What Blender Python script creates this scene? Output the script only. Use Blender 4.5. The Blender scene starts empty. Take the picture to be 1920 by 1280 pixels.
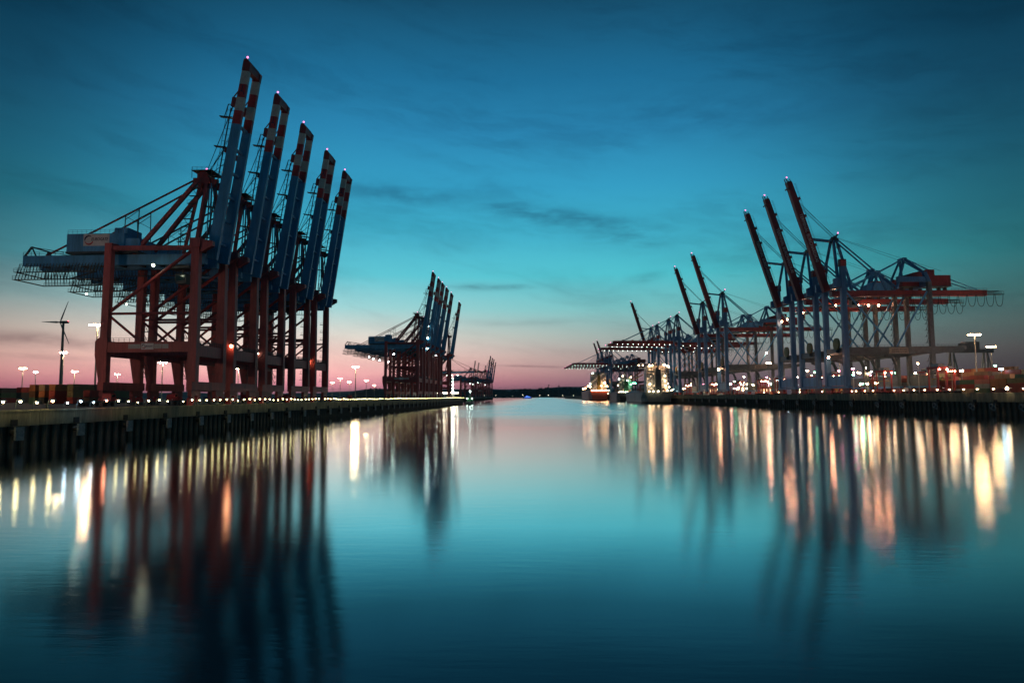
import bpy, math, random
from mathutils import Vector, Matrix
random.seed(7)
_ONE = 'first second third fourth fifth sixth seventh eighth ninth tenth eleventh twelfth thirteenth fourteenth fifteenth sixteenth seventeenth eighteenth nineteenth'.split()
_TEN = {2: 'twent', 3: 'thirt', 4: 'fort', 5: 'fift', 6: 'sixt', 7: 'sevent', 8: 'eight', 9: 'ninet'}


def ordinal(n):
    if n >= 100: return 'one hundred' + ('th' if n == 100 else ' and ' + ordinal(n - 100))
    if n < 20: return _ONE[n - 1]
    return _TEN[n // 10] + ('ieth' if n % 10 == 0 else 'y ' + _ONE[n % 10 - 1])
SC = bpy.context.scene
COL = SC.collection
R = math.radians
HAZE = 0.00003

# ------------------------------------------------------------------ camera
cd = bpy.data.cameras.new('camera')
cd.sensor_width = 36.0
cd.lens = 24.0
cd.clip_start = 0.5
cd.clip_end = 40000
cam = bpy.data.objects.new('camera', cd)
COL.objects.link(cam)
cam.matrix_world = (Matrix.Translation((0, 0, 9.0)) @ Matrix.Rotation(R(2.46), 4, 'Z')
                    @ Matrix.Rotation(R(90 + 4.6), 4, 'X') @ Matrix.Rotation(R(-0.30), 4, 'Z'))
SC.camera = cam

# ------------------------------------------------------------------ render settings
SC.render.engine = 'CYCLES'
SC.view_settings.view_transform = 'Standard'
SC.view_settings.look = 'None'
SC.view_settings.gamma = 1.0
SC.view_settings.exposure = 0.0
SC.cycles.use_denoising = True
SC.cycles.max_bounces = 6
SC.cycles.diffuse_bounces = 2
SC.cycles.glossy_bounces = 3
SC.cycles.transmission_bounces = 2
SC.cycles.sample_clamp_indirect = 8.0
SC.cycles.use_light_tree = True

# ------------------------------------------------------------------ world: dusk sky
W = bpy.data.worlds.new('World')
SC.world = W
W.use_nodes = True
nt = W.node_tree
nt.nodes.clear()


class NT:
    """small helper for math on node sockets"""
    def __init__(s, tree): s.t = tree
    def node(s, kind, **kw):
        n = s.t.nodes.new(kind)
        for k, v in kw.items(): setattr(n, k, v)
        return n
    def put(s, sock, v):
        if isinstance(v, bpy.types.NodeSocket): s.t.links.new(v, sock)
        else: sock.default_value = v
    def m(s, op, a, b=0.0, c=None, clamp=False):
        n = s.node('ShaderNodeMath', operation=op, use_clamp=clamp)
        s.put(n.inputs[0], a); s.put(n.inputs[1], b)
        if c is not None: s.put(n.inputs[2], c)
        return n.outputs[0]
    def ramp(s, fac, stops, interp='LINEAR'):
        n = s.node('ShaderNodeValToRGB')
        n.color_ramp.interpolation = interp
        el = n.color_ramp.elements
        while len(el) < len(stops): el.new(0.5)
        for e, (p, c) in zip(el, stops):
            e.position = p
            e.color = (c, c, c, 1) if isinstance(c, (int, float)) else (*c, 1)
        s.put(n.inputs[0], fac)
        return n.outputs[0]
    def mix(s, fac, a, b, blend='MIX'):
        n = s.node('ShaderNodeMix', data_type='RGBA', blend_type=blend)
        s.put(n.inputs[0], fac); s.put(n.inputs[6], a); s.put(n.inputs[7], b)
        return n.outputs[2]
    def noise(s, vec, scale, detail=4, rough=0.55):
        n = s.node('ShaderNodeTexNoise')
        s.put(n.inputs['Vector'], vec)
        n.inputs['Scale'].default_value = scale
        n.inputs['Detail'].default_value = detail
        n.inputs['Roughness'].default_value = rough
        return n.outputs['Fac']
    def comb(s, x, y, z):
        n = s.node('ShaderNodeCombineXYZ')
        s.put(n.inputs[0], x); s.put(n.inputs[1], y); s.put(n.inputs[2], z)
        return n.outputs[0]


g = NT(nt)
tc = g.node('ShaderNodeTexCoord')
sep = g.node('ShaderNodeSeparateXYZ')
nt.links.new(tc.outputs['Generated'], sep.inputs[0])
dx, dy, dz = sep.outputs
elev = g.m('MULTIPLY', g.m('ARCSINE', dz), 57.2958)
azim = g.m('MULTIPLY', g.m('ARCTAN2', dx, dy), 57.2958)
e60 = g.m('DIVIDE', elev, 60.0, clamp=True)
UP = [(0, (.070, .070, .100)), (1.0, (.11, .095, .13)), (1.9, (.16, .145, .16)), (3.2, (.23, .24, .24)), (5, (.22, .37, .36)),
      (7.3, (.150, .51, .52)), (10, (.080, .56, .64)), (13, (.058, .46, .62)), (17.2, (.038, .35, .57)),
      (21.5, (.025, .245, .46)), (25.5, (.014, .16, .32)), (31, (.008, .075, .15)), (40, (.006, .055, .115)), (60, (.006, .050, .105))]
upper = g.ramp(e60, [(e / 60, c) for e, c in UP])
GL = [(0, (.46, .15, .20)), (1.0, (.96, .29, .34)), (1.9, (1.08, .44, .41)), (3.2, (.96, .52, .43)), (5, (.66, .44, .36)),
      (7.3, (.25, .22, .22)), (10, (.05, .04, .06)), (14, (.0, .0, .0))]
glow = g.ramp(e60, [(e / 60, c) for e, c in GL])


def gauss(c, s, floor, arch=False):
    d = g.m('DIVIDE', g.m('SUBTRACT', azim, c), s)
    d2 = g.m('MULTIPLY', d, d)
    q = g.m('MULTIPLY', g.m('MULTIPLY', d2, d2), -1.0) if arch else g.m('MULTIPLY', d2, -0.5)
    if arch: q = g.m('MULTIPLY', q, g.m('MULTIPLY_ADD', g.m('MAXIMUM', elev, 0.0), 1 / 28.0, .75))   # the lit arch narrows upwards
    ex = g.m('EXPONENT', q)
    return g.m('MULTIPLY_ADD', ex, 1 - floor, floor)


a1 = gauss(-4.0, 31.5, 0.24, True)
a2 = gauss(-23.0, 17.0, 0.01)
upper = g.mix(1.0, upper, g.comb(a1, a1, a1), 'MULTIPLY')
glow = g.mix(1.0, glow, g.comb(a2, a2, a2), 'MULTIPLY')
sky = g.mix(1.0, upper, glow, 'ADD')
# thin cloud veils: stretched noise in azimuth / elevation, plus a few distinct long banks
warp = g.noise(g.comb(g.m('MULTIPLY', azim, 0.05), g.m('MULTIPLY', elev, 0.16), 0.0), 1.0, 5)
veil = g.noise(g.comb(g.m('MULTIPLY', azim, 0.05), g.m('MULTIPLY', g.m('ADD', g.m('ADD', elev, g.m('MULTIPLY', azim, .16)), g.m('MULTIPLY', warp, 6.0)), 0.26), 3.7), 1.0, 8, 0.66)
veil = g.m('MULTIPLY', g.ramp(veil, [(0.42, 0.0), (0.70, 1.0)], 'EASE'), g.ramp(e60, [(0.02, 0.4), (0.10, 0.7), (0.5, 1.0)]))
mask = g.m('MULTIPLY', veil, 0.50)
fine = g.noise(g.comb(g.m('MULTIPLY', azim, 0.30), g.m('MULTIPLY', elev, 1.1), 1.3), 1.0, 5, 0.6)


def bank(az, el, ra, re, tilt, amt):
    """a long thin cloud: soft ellipse in azimuth/elevation with ragged edge"""
    global mask
    a = g.m('SUBTRACT', azim, az)
    e = g.m('SUBTRACT', g.m('SUBTRACT', elev, el), g.m('MULTIPLY', a, tilt))
    a = g.m('DIVIDE', a, ra)
    e = g.m('DIVIDE', e, re)
    r = g.m('ADD', g.m('MULTIPLY', a, a), g.m('MULTIPLY', e, e))
    f = g.m('EXPONENT', g.m('MULTIPLY', r, -1.0))
    f = g.m('MULTIPLY', f, g.ramp(fine, [(0.34, 0.25), (0.62, 1.0)]))
    mask = g.m('MAXIMUM', mask, g.m('MULTIPLY', f, amt))


bank(-36.5, 4.05, 6.5, 0.55, -0.02, 0.85)
bank(-37.0, 2.9, 8.0, 0.22, -0.03, 0.49)
bank(-4.5, 9.15, 4.2, 0.30, 0.01, 0.84)
bank(-12, 16.6, 8.0, 0.9, -0.05, 0.70)
bank(1.5, 14.8, 10.0, 1.0, -0.16, 0.85)
bank(7.5, 13.0, 4.0, 1.1, -0.10, 0.63)
bank(8.6, 9.6, 1.6, 0.5, 0.15, 0.56)
bank(-2.0, 2.55, 6.0, 0.10, -0.035, 0.77)
bank(-2.0, 6.2, 6.0, 0.35, 0.0, 0.35)
bank(21.0, 11.5, 9.0, 1.4, 0.05, 0.56)
bank(30.0, 6.5, 8.0, 1.2, 0.05, 0.49)
bank(14.0, 22.0, 12.0, 2.0, -0.10, 0.42)
cloud = g.mix(1.0, sky, (0.46, 0.42, 0.46, 1), 'MULTIPLY')
sky = g.mix(mask, sky, cloud)
bg = g.node('ShaderNodeBackground')
g.put(bg.inputs[0], sky)
bg.inputs[1].default_value = 1.0
out = g.node('ShaderNodeOutputWorld')
nt.links.new(bg.outputs[0], out.inputs[0])

# ------------------------------------------------------------------ materials
MATS = {}


def mat(name, col, rough=0.55, metal=0.0, vary=0.25, scale=0.35, bump=0.0, streak=False):
    if name in MATS: return MATS[name]
    m = bpy.data.materials.new(name)
    m.use_nodes = True
    t = NT(m.node_tree)
    b = m.node_tree.nodes['Principled BSDF']
    c = t.node('ShaderNodeTexCoord').outputs['Object']
    v = c
    if streak:
        mp = t.node('ShaderNodeMapping')
        mp.inputs['Scale'].default_value = (1.0, 1.0, 0.16)
        t.put(mp.inputs[0], c)
        v = mp.outputs[0]
    n = t.noise(v, scale, 6, 0.65)
    n = t.m('ADD', t.m('MULTIPLY', n, .6), t.m('MULTIPLY', t.noise(v, scale * 7, 4, .7), .4))
    lo = tuple(x * (1 - vary) for x in col)
    hi = tuple(min(1, x * (1 + vary)) for x in col)
    cc = t.ramp(n, [(0.36, lo), (0.62, hi)])
    t.put(b.inputs['Base Color'], cc)
    b.inputs['Metallic'].default_value = metal
    t.put(b.inputs['Roughness'], t.m('MULTIPLY_ADD', n, 0.25, rough - 0.12))
    if bump:
        bp = t.node('ShaderNodeBump')
        bp.inputs['Strength'].default_value = bump
        bp.inputs['Distance'].default_value = 0.05
        t.put(bp.inputs['Height'], t.noise(c, scale * 6, 5))
        t.put(b.inputs['Normal'], bp.outputs[0])
    MATS[name] = m
    return m


def emis(name, col, strength):
    if name in MATS: return MATS[name]
    m = bpy.data.materials.new(name)
    m.use_nodes = True
    m.node_tree.nodes.clear()
    t = NT(m.node_tree)
    e = t.node('ShaderNodeEmission')
    e.inputs[0].default_value = (*col, 1)
    e.inputs[1].default_value = strength
    o = t.node('ShaderNodeOutputMaterial')
    m.node_tree.links.new(e.outputs[0], o.inputs[0])
    MATS[name] = m
    return m


RED = mat('red_paint', (.44, .090, .090), .5, vary=.35, scale=.25, streak=True)
DRED = mat('dark_red_paint', (.27, .045, .05), .5, vary=.3, scale=.3, streak=True)
BRED = mat('bright_red_paint', (.50, .050, .055), .5, vary=.25, scale=.4)
BLUE = mat('blue_paint', (.09, .35, .62), .45, vary=.3, scale=.25, streak=True)
LBLUE = mat('light_blue_paint', (.065, .22, .45), .45, vary=.3, scale=.2, streak=True)
DARK = mat('dark_steel', (.06, .085, .095), .5, vary=.3)
GREY = mat('grey_steel', (.13, .155, .17), .5, vary=.3)
LGREY = mat('light_grey_paint', (.48, .49, .46), .5, vary=.2)
WHITE = mat('white_paint', (.72, .72, .70), .5, vary=.12, scale=.6)
BLACK = mat('black_rubber', (.018, .018, .02), .8, vary=.3)
NAVY = mat('navy_print', (.02, .03, .09), .6, vary=.1)
CONC = mat('concrete', (.21, .195, .135), .85, vary=.45, scale=.5, bump=.4, streak=True)
DECK = mat('asphalt_deck', (.07, .07, .068), .9, vary=.3, scale=.1, bump=.2)
PILE = mat('rusty_pile', (.12, .10, .08), .85, vary=.5, scale=.6, bump=.3, streak=True)
YEL = mat('ochre_paint', (.36, .24, .06), .6, vary=.2)
ORNG = mat('orange_paint', (.50, .16, .05), .6, vary=.2)
HULLG = mat('grey_hull', (.16, .20, .20), .5, vary=.3, scale=.08, streak=True)
HULLD = mat('dark_hull', (.03, .035, .035), .5, vary=.3, scale=.08)
HULLR = mat('red_hull', (.42, .085, .05), .5, vary=.3, scale=.08, streak=True)
GREEN = mat('green_paint', (.04, .16, .08), .5, vary=.3)
GLASS = mat('dark_glass', (.02, .03, .035), .1, vary=.1)
WHT_L = emis('lamp_white', (1, .93, .78), 60)
WARM_L = emis('lamp_warm', (1, .74, .42), 80)


# ------------------------------------------------------------------ mesh helpers
class MB:
    def __init__(s): s.v = []; s.f = []; s.m = []
    def add(s, vs, fs, m=0):
        o = len(s.v)
        s.v += [tuple(p) for p in vs]
        s.f += [tuple(i + o for i in f) for f in fs]
        s.m += [m] * len(fs)
        return s
    def box(s, x0, x1, y0, y1, z0, z1, m=0):
        v = [(x0, y0, z0), (x1, y0, z0), (x1, y1, z0), (x0, y1, z0), (x0, y0, z1), (x1, y0, z1), (x1, y1, z1), (x0, y1, z1)]
        return s.add(v, [(0, 3, 2, 1), (4, 5, 6, 7), (0, 1, 5, 4), (1, 2, 6, 5), (2, 3, 7, 6), (3, 0, 4, 7)], m)
    def loft(s, secs, m=0):
        """secs: list of closed loops with equal counts"""
        n = len(secs[0])
        vs = [p for q in secs for p in q]
        fs = []
        for k in range(len(secs) - 1):
            for i in range(n):
                j = (i + 1) % n
                fs.append((k * n + i, k * n + j, (k + 1) * n + j, (k + 1) * n + i))
        fs.append(tuple(range(n))[::-1])
        fs.append(tuple(range((len(secs) - 1) * n, len(secs) * n)))
        return s.add(vs, fs, m)
    def column(s, secs, m=0):
        """secs: (z, x0, x1, y0, y1)"""
        return s.loft([[(a, c, z), (b, c, z), (b, d, z), (a, d, z)] for z, a, b, c, d in secs], m)
    def beam(s, p, q, w, h=None, m=0, w2=None, h2=None):
        h = h or w
        p, q = Vector(p), Vector(q)
        d = (q - p).normalized()
        up = Vector((0, 0, 1)) if abs(d.z) < .95 else Vector((1, 0, 0))
        a = d.cross(up).normalized()
        b = a.cross(d).normalized()
        L = []
        for c, ww, hh in ((p, w, h), (q, w2 or w, h2 or h)):
            L.append([c + a * ww / 2 * i + b * hh / 2 * j for i, j in ((-1, -1), (1, -1), (1, 1), (-1, 1))])
        return s.loft(L, m)
    def tube(s, p, q, r, n=8, m=0, r2=None):
        p, q = Vector(p), Vector(q)
        d = (q - p).normalized()
        up = Vector((0, 0, 1)) if abs(d.z) < .95 else Vector((1, 0, 0))
        a = d.cross(up).normalized()
        b = a.cross(d).normalized()
        L = []
        for c, rr in ((p, r), (q, r if r2 is None else r2)):
            L.append([c + (a * math.cos(t) + b * math.sin(t)) * rr for t in [2 * math.pi * k / n for k in range(n)]])
        return s.loft(L, m)
    def path(s, pts, r, n=5, m=0):
        pts = [Vector(p) for p in pts]
        L = []
        for i, p in enumerate(pts):
            d = (pts[min(i + 1, len(pts) - 1)] - pts[max(i - 1, 0)]).normalized()
            up = Vector((0, 1, 0)) if abs(d.y) < .9 else Vector((1, 0, 0))
            a = d.cross(up).normalized()
            b = a.cross(d).normalized()
            L.append([p + (a * math.cos(t) + b * math.sin(t)) * r for t in [2 * math.pi * k / n for k in range(n)]])
        return s.loft(L, m)
    def prism(s, prof, y0, y1, m=0):
        """profile in x,z extruded along y"""
        return s.loft([[(x, y0, z) for x, z in prof], [(x, y1, z) for x, z in prof]], m)
    def ball(s, c, r, m=0, n=8, k=5, sz=1.0):
        vs = [(c[0], c[1], c[2] - r * sz)]
        for i in range(1, k):
            t = -math.pi / 2 + math.pi * i / k
            for j in range(n):
                p = 2 * math.pi * j / n
                vs.append((c[0] + r * math.cos(t) * math.cos(p), c[1] + r * math.cos(t) * math.sin(p), c[2] + r * math.sin(t) * sz))
        vs.append((c[0], c[1], c[2] + r * sz))
        fs = [(0, 1 + (j + 1) % n, 1 + j) for j in range(n)]
        for i in range(k - 2):
            for j in range(n):
                a = 1 + i * n
                fs.append((a + j, a + (j + 1) % n, a + n + (j + 1) % n, a + n + j))
        a = 1 + (k - 2) * n
        fs += [(a + j, a + (j + 1) % n, len(vs) - 1) for j in range(n)]
        return s.add(vs, fs, m)
    def rail(s, pts, h=1.1, step=2.0, w=.07, m=0, mid=True):
        """handrail along a polyline"""
        for p, q in zip(pts[:-1], pts[1:]):
            p, q = Vector(p), Vector(q)
            L = (q - p).length
            n = max(1, int(round(L / step)))
            up = Vector((0, 0, h))
            s.beam(p + up, q + up, w, w, m)
            if mid: s.beam(p + up * .5, q + up * .5, w * .8, w * .8, m)
            for i in range(n + 1):
                c = p.lerp(q, i / n)
                s.beam(c, c + up, w, w, m)
        return s
    def xf(s, f):
        s.v = [tuple(f(*p)) for p in s.v]
        return s
    def mesh(s, name, mats):
        me = bpy.data.meshes.new(name)
        me.from_pydata(s.v, [], s.f)
        for m in (mats if isinstance(mats, (list, tuple)) else [mats]): me.materials.append(m)
        if any(s.m): me.polygons.foreach_set('material_index', s.m)
        me.update()
        return me
    def build(s, name, mats, parent=None, kind=None, label=None):
        o = bpy.data.objects.new(name, s.mesh(name, mats))
        COL.objects.link(o)
        if parent: o.parent = parent
        if kind: o['kind'] = kind
        if label: o['label'] = label
        return o


def link(name, mesh, parent=None, loc=(0, 0, 0), rz=0.0):
    o = bpy.data.objects.new(name, mesh)
    COL.objects.link(o)
    o.location = loc
    o.rotation_euler = (0, 0, rz)
    if parent: o.parent = parent
    return o


def tag(o, label, cat, group=None):
    o['label'] = label
    o['category'] = cat
    if group: o['group'] = group
    return o


def thing(name, label, cat, loc=(0, 0, 0), rz=0.0, group=None):
    o = bpy.data.objects.new(name, None)
    COL.objects.link(o)
    o.location = loc
    o.rotation_euler = (0, 0, rz)
    o.empty_display_size = 1
    return tag(o, label, cat, group)


def dup(root, loc, rz=0.0, label=None, group=None):
    r = root.copy()
    COL.objects.link(r)
    r.location = loc
    r.rotation_euler = (0, 0, rz)
    if label: r['label'] = label
    if group: r['group'] = group
    for ch in root.children:
        c = ch.copy()
        COL.objects.link(c)
        c.parent = r
        for gc in ch.children:
            d = gc.copy()
            COL.objects.link(d)
            d.parent = c
    return r


def place(o, loc, rz=0.0):
    o.location = loc
    o.rotation_euler = (0, 0, rz)
    return o


def text_mesh(name, body, size, material, shear=0.0, depth=0.03, align='CENTER', space=1.0):
    cu = bpy.data.curves.new(name, 'FONT')
    cu.body = body
    cu.size = size
    cu.shear = shear
    cu.extrude = depth
    cu.align_x = align
    cu.align_y = 'CENTER'
    cu.space_character = space
    cu.resolution_u = 2
    tmp = bpy.data.objects.new(name, cu)
    COL.objects.link(tmp)
    bpy.context.view_layer.update()
    me = bpy.data.meshes.new_from_object(tmp.evaluated_get(bpy.context.evaluated_depsgraph_get()))
    me.name = name
    me.materials.clear()
    me.materials.append(material)
    bpy.data.objects.remove(tmp)
    bpy.data.curves.remove(cu)
    return me


def put_text(me, parent, origin, right, up, name='lettering'):
    """flat lettering: right and up are unit vectors in the parent's space"""
    r, u = Vector(right), Vector(up)
    n = r.cross(u)
    m = Matrix((r, u, n)).transposed().to_4x4()
    o = bpy.data.objects.new(name, me)
    COL.objects.link(o)
    o.parent = parent
    o.matrix_local = Matrix.Translation(origin) @ m
    return o


# ------------------------------------------------------------------ setting: water, land, hills
QL, QLT = -95.0, 7.0            # left quay edge and top
QRT = 9.5                       # right quay top


def qr(s, t=0.0, z=0.0):
    """point on the right quay: s along the edge, t inland"""
    return (185.0 - .045 * (s - 445.0) + t, s, z)


RRZ = math.atan(.045)           # heading of the right quay

wm = bpy.data.materials.new('harbour_water')
wm.use_nodes = True
wt = NT(wm.node_tree)
wm.node_tree.nodes.clear()
wc = wt.node('ShaderNodeTexCoord').outputs['Object']
mp = wt.node('ShaderNodeMapping')
mp.inputs['Scale'].default_value = (.006, .011, 1)
wt.put(mp.inputs[0], wc)
wn = wt.noise(mp.outputs[0], 1.0, 5, .6)
mp2 = wt.node('ShaderNodeMapping')
mp2.inputs['Scale'].default_value = (.30, 1.3, 1)
wt.put(mp2.inputs[0], wc)
wn2 = wt.noise(mp2.outputs[0], 1.0, 3, .6)
sx_ = wt.node('ShaderNodeSeparateXYZ')
wt.put(sx_.inputs[0], wc)
wob = wt.m('MULTIPLY_ADD', wn, 220.0, -110.0)
ry_ = wt.m('DIVIDE', wt.m('SUBTRACT', wt.m('ADD', sx_.outputs[1], wt.m('ADD', wob, wt.m('MULTIPLY', sx_.outputs[0], .35))), 185.0), 200.0, clamp=True)
rx_ = wt.m('DIVIDE', wt.m('SUBTRACT', 130.0, wt.m('ADD', sx_.outputs[0], wt.m('MULTIPLY', wob, .25))), 90.0, clamp=True)
rl_ = wt.m('DIVIDE', wt.m('ADD', wt.m('ADD', sx_.outputs[0], wt.m('MULTIPLY', wob, .2)), 92.0), 80.0, clamp=True)
# a breeze ruffles the middle of the channel farther out
ruffle = wt.m('MULTIPLY', wt.m('MULTIPLY', ry_, wt.m('MULTIPLY', rx_, rl_)), .15)
gl = wt.node('ShaderNodeBsdfAnisotropic' if hasattr(bpy.types, 'ShaderNodeBsdfAnisotropic') else 'ShaderNodeBsdfGlossy')
gl.distribution = 'BECKMANN'
gl.inputs['Color'].default_value = (1, 1, 1, 1)

wt.put(gl.inputs['Roughness'], wt.m('ADD', wt.m('MULTIPLY_ADD', wn, .07, .098), ruffle))
bp = wt.node('ShaderNodeBump')
bp.inputs['Strength'].default_value = .35
bp.inputs['Distance'].default_value = .022
wt.put(bp.inputs['Height'], wn2)
wt.put(gl.inputs['Normal'], bp.outputs[0])
df = wt.node('ShaderNodeBsdfDiffuse')
df.inputs[0].default_value = (.006, .030, .040, 1)
fr = wt.node('ShaderNodeFresnel')
fr.inputs[0].default_value = 1.333
rf = wt.ramp(fr.outputs[0], [(.02, .02), (.13, .12), (.19, .24), (.25, .50), (.33, .84), (.42, .92), (1.0, .97)])
ms = wt.node('ShaderNodeMixShader')
wt.put(ms.inputs[0], rf)
wm.node_tree.links.new(df.outputs[0], ms.inputs[1])
wm.node_tree.links.new(gl.outputs[0], ms.inputs[2])
wo = wt.node('ShaderNodeOutputMaterial')
wm.node_tree.links.new(ms.outputs[0], wo.inputs[0])

b = MB()
b.add([(-15000, -600, 0), (15000, -600, 0), (15000, 25000, 0), (-15000, 25000, 0)], [(0, 1, 2, 3)])
b.build('water', wm, kind='structure')


def slab(name, poly, ztop, m, z0=-3.0):
    b = MB()
    b.loft([[(x, y, z0) for x, y in poly], [(x, y, ztop) for x, y in poly]])
    return b.build(name, m, kind='structure')


slab('left_quay_ground', [(QL - 2.0, 40), (QL - 2.0, 830), (-148, 830), (-148, 2050), (-9000, 2050), (-9000, 40)], QLT, DECK)
slab('right_quay_ground', [qr(60, 2)[:2], (9000, 60), (9000, 2600), qr(2600, 2)[:2]], QRT, DECK)
FAR = mat('far_shore', (.05, .06, .045), .9)
slab('far_shore_ground', [(-9000, 5100), (9000, 5100), (9000, 16000), (-9000, 16000)], 2.5, FAR)

# rolling hills behind the far shore and behind the left yard
HILL = mat('hill_woodland', (.055, .075, .070), .95, vary=.4, scale=.01)
hr = random.Random(3)


def ridge(name, x0, x1, y, base, amp, seed, depth=1500):
    r = random.Random(seed)
    ph = [r.uniform(0, 6.28) for _ in range(6)]
    b = MB()
    n = 160
    rows = []
    for d, k in ((0, 0.0), (.25, .7), (.5, 1.0), (1.0, .6)):
        row = []
        for i in range(n + 1):
            x = x0 + (x1 - x0) * i / n
            q = (x - x0) / 1000.0
            h = base + amp * (.5 * math.sin(q * .7 + ph[0]) + .3 * math.sin(q * 1.9 + ph[1]) + .15 * math.sin(q * 4.3 + ph[2]) + .08 * math.sin(q * 11 + ph[3]))
            edge = min(1, min(i, n - i) / 12)
            row.append((x, y + depth * d, 1 + max(4, h) * k * edge))
        rows.append(row)
    vs = [p for row in rows for p in row]
    fs = []
    for j in range(len(rows) - 1):
        for i in range(n):
            a = j * (n + 1) + i
            fs.append((a, a + 1, a + n + 2, a + n + 1))
    b.add(vs, fs)
    return b.build(name, HILL, kind='structure')


ridge('hills', -9500, 3500, 9500, 105, 60, 4)

# far wood along the shore: many crown clumps as one mass
LEAF = mat('far_foliage', (.035, .055, .040), .95, vary=.5, scale=.05)
b = MB()
r = random.Random(11)
for i in range(1500):
    x = r.uniform(-1500, 1500)
    y = r.uniform(5150, 5900)
    h = r.uniform(22, 40) + 22 * max(0, math.sin(x * .004 + 1)) * (y - 5100) / 800
    w = r.uniform(9, 20)
    z0 = 2.0 + (y - 5150) * .040
    n = 7
    secs = []
    for zz, k in ((0, .35), (.25, .95), (.55, 1.0), (.8, .65), (1.0, .12)):
        secs.append([(x + w * k * (1 + r.uniform(-.3, .3)) * math.cos(6.283 * j / n), y + w * k * math.sin(6.283 * j / n), z0 + h * zz + r.uniform(-1.5, 1.5)) for j in range(n)])
    b.loft(secs)
b.build('far_wood', LEAF, kind='stuff')

# thin evening haze: one even volume round the whole place
hz = bpy.data.materials.new('evening_haze')
hz.use_nodes = True
hz.node_tree.nodes.clear()
hv = hz.node_tree.nodes.new('ShaderNodeVolumePrincipled')
hv.inputs['Color'].default_value = (.80, .90, 1.0, 1)
hv.inputs['Density'].default_value = HAZE
hv.inputs['Anisotropy'].default_value = 0.0
ho = hz.node_tree.nodes.new('ShaderNodeOutputMaterial')
hz.node_tree.links.new(hv.outputs[0], ho.inputs['Volume'])
if HAZE > 0:
    MB().box(-15200, 15200, -800, 25200, -4.0, 260.0).build('haze', hz, kind='stuff')

# ------------------------------------------------------------------ quay walls
# left wall: concrete cap panels, piles, recessed back wall
lw = thing('quay_wall', 'long concrete and pile quay wall along the left side of the basin', 'quay wall', (QL, 0, 0))
bk = MB().box(-2.0, -1.1, 40, 830, -3, 6.9)
bk.build('back_wall', PILE, lw)
cap = MB()
cap.box(-1.1, 0, 0, 11.9, 4.1, QLT - .30)
cap.box(-1.8, .12, 0, 11.9, QLT - .30, QLT + .06)
cap.box(-.6, .06, 1.5, 1.9, 4.1, QLT - .3).box(-.6, .06, 9.9, 10.3, 4.1, QLT - .3)
capm = cap.mesh('cap_panel', CONC)
y = 42
while y < 830 - 11:
    link('cap_panel', capm, lw, (0, y, random.uniform(-.03, .03)))
    y += 12.0
pm = MB().tube((0, 0, -3), (0, 0, 4.08), .62, 10).mesh('pile', PILE)
y = 43
k = 0
while y < 828:
    link('pile', pm, lw, (-.75, y, 0))
    y += 2.75
lw2 = thing('quay_wall', 'dark far quay wall set back behind the end of the left quay', 'quay wall', (-146, 830, 0))
b = MB().box(-2, 0, 0, 1220, -3, 6.5).box(-2, .2, 0, 1220, 6.5, QLT + .05)
b.build('wall', CONC, lw2)
b = MB().box(-51 + 50, 50, -1, 0, -3, QLT - .02)
b.build('end_wall', CONC, lw2)
b = MB()
for i in range(200): b.tube((.3, 6 + i * 6, -3), (.3, 6 + i * 6, 5), .5, 6)
b.build('pile', PILE, lw2, kind='stuff')

rw = thing('quay_wall', 'high concrete and pile quay wall along the right side of the basin', 'quay wall', qr(0), RRZ)
# local frame of right wall: y along the quay, x inland
LR = 1 / math.cos(RRZ)
b = MB().box(1.2, 2.0, 60, 2600, -3, QRT - .1)
b.build('back_wall', PILE, rw)
cap = MB()
cap.box(0, 1.2, 0, 14.85, 5.6, QRT - .35)
cap.box(-.12, 2.0, 0, 14.85, QRT - .35, QRT + .06)
cap.box(-.07, .3, 2, 2.5, 5.6, QRT - .35).box(-.07, .3, 12, 12.5, 5.6, QRT - .35)
capm = cap.mesh('cap_panel', CONC)
y = 150
while y < 1260:
    link('cap_panel', capm, rw, (0, y, random.uniform(-.03, .03)))
    y += 15.0
pm = MB().tube((0, 0, -3), (0, 0, 5.58), .7, 10).mesh('pile', PILE)
y = 151
for k in range(280):
    link('pile', pm, rw, (.85, y, 0))
    y += 3.6
b = MB().box(0, 1.2, 1266, 2600, -3, QRT)
b.build('wall', CONC, rw)

# fenders: a face panel on two rubber cones, hung on the wall
def fender_proto(label, group, w, z0, z1, sx, mpanel):
    t = thing('fender', label, 'fender', (0, 0, 0), 0, group)
    MB().box(sx * 1.0, sx * 1.35, -w / 2, w / 2, z0, z1).build('panel', mpanel, t)
    for yy in (-w * .22, w * .22):
        MB().tube((sx * .02, yy, (z0 + z1) / 2 + .2), (sx * 1.0, yy, (z0 + z1) / 2 + .2), .55, 10, 0, .40).build('rubber_cone', BLACK, t)
    MB().box(sx * .0, sx * .25, -w * .36, w * .36, z1 + .2, z1 + 1.3).build('chain_bracket', BLACK, t)
    return t


FG = mat('fender_panel_worn', (.30, .31, .30), .7, vary=.5, scale=1.2)
fp = fender_proto('grey fender panel on rubber cones hung along the left quay wall', 'fenders along the left quay wall', 2.0, 1.6, 4.0, 1, FG)
y = 119.6
i = 0
while y < 828:
    o = fp if i == 0 else dup(fp, (0, 0, 0))
    o['label'] = 'grey fender panel on the left quay wall, %s from its near end' % ordinal(i + 1)
    place(o, (QL, y, 0))
    y += 16.5
    i += 1
FD = mat('fender_panel_dark', (.08, .085, .085), .7, vary=.4)
fr2 = fender_proto('dark fender panel on rubber cones hung along the right quay wall', 'fenders along the right quay wall', 2.6, 2.2, 5.2, -1, FD)
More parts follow.
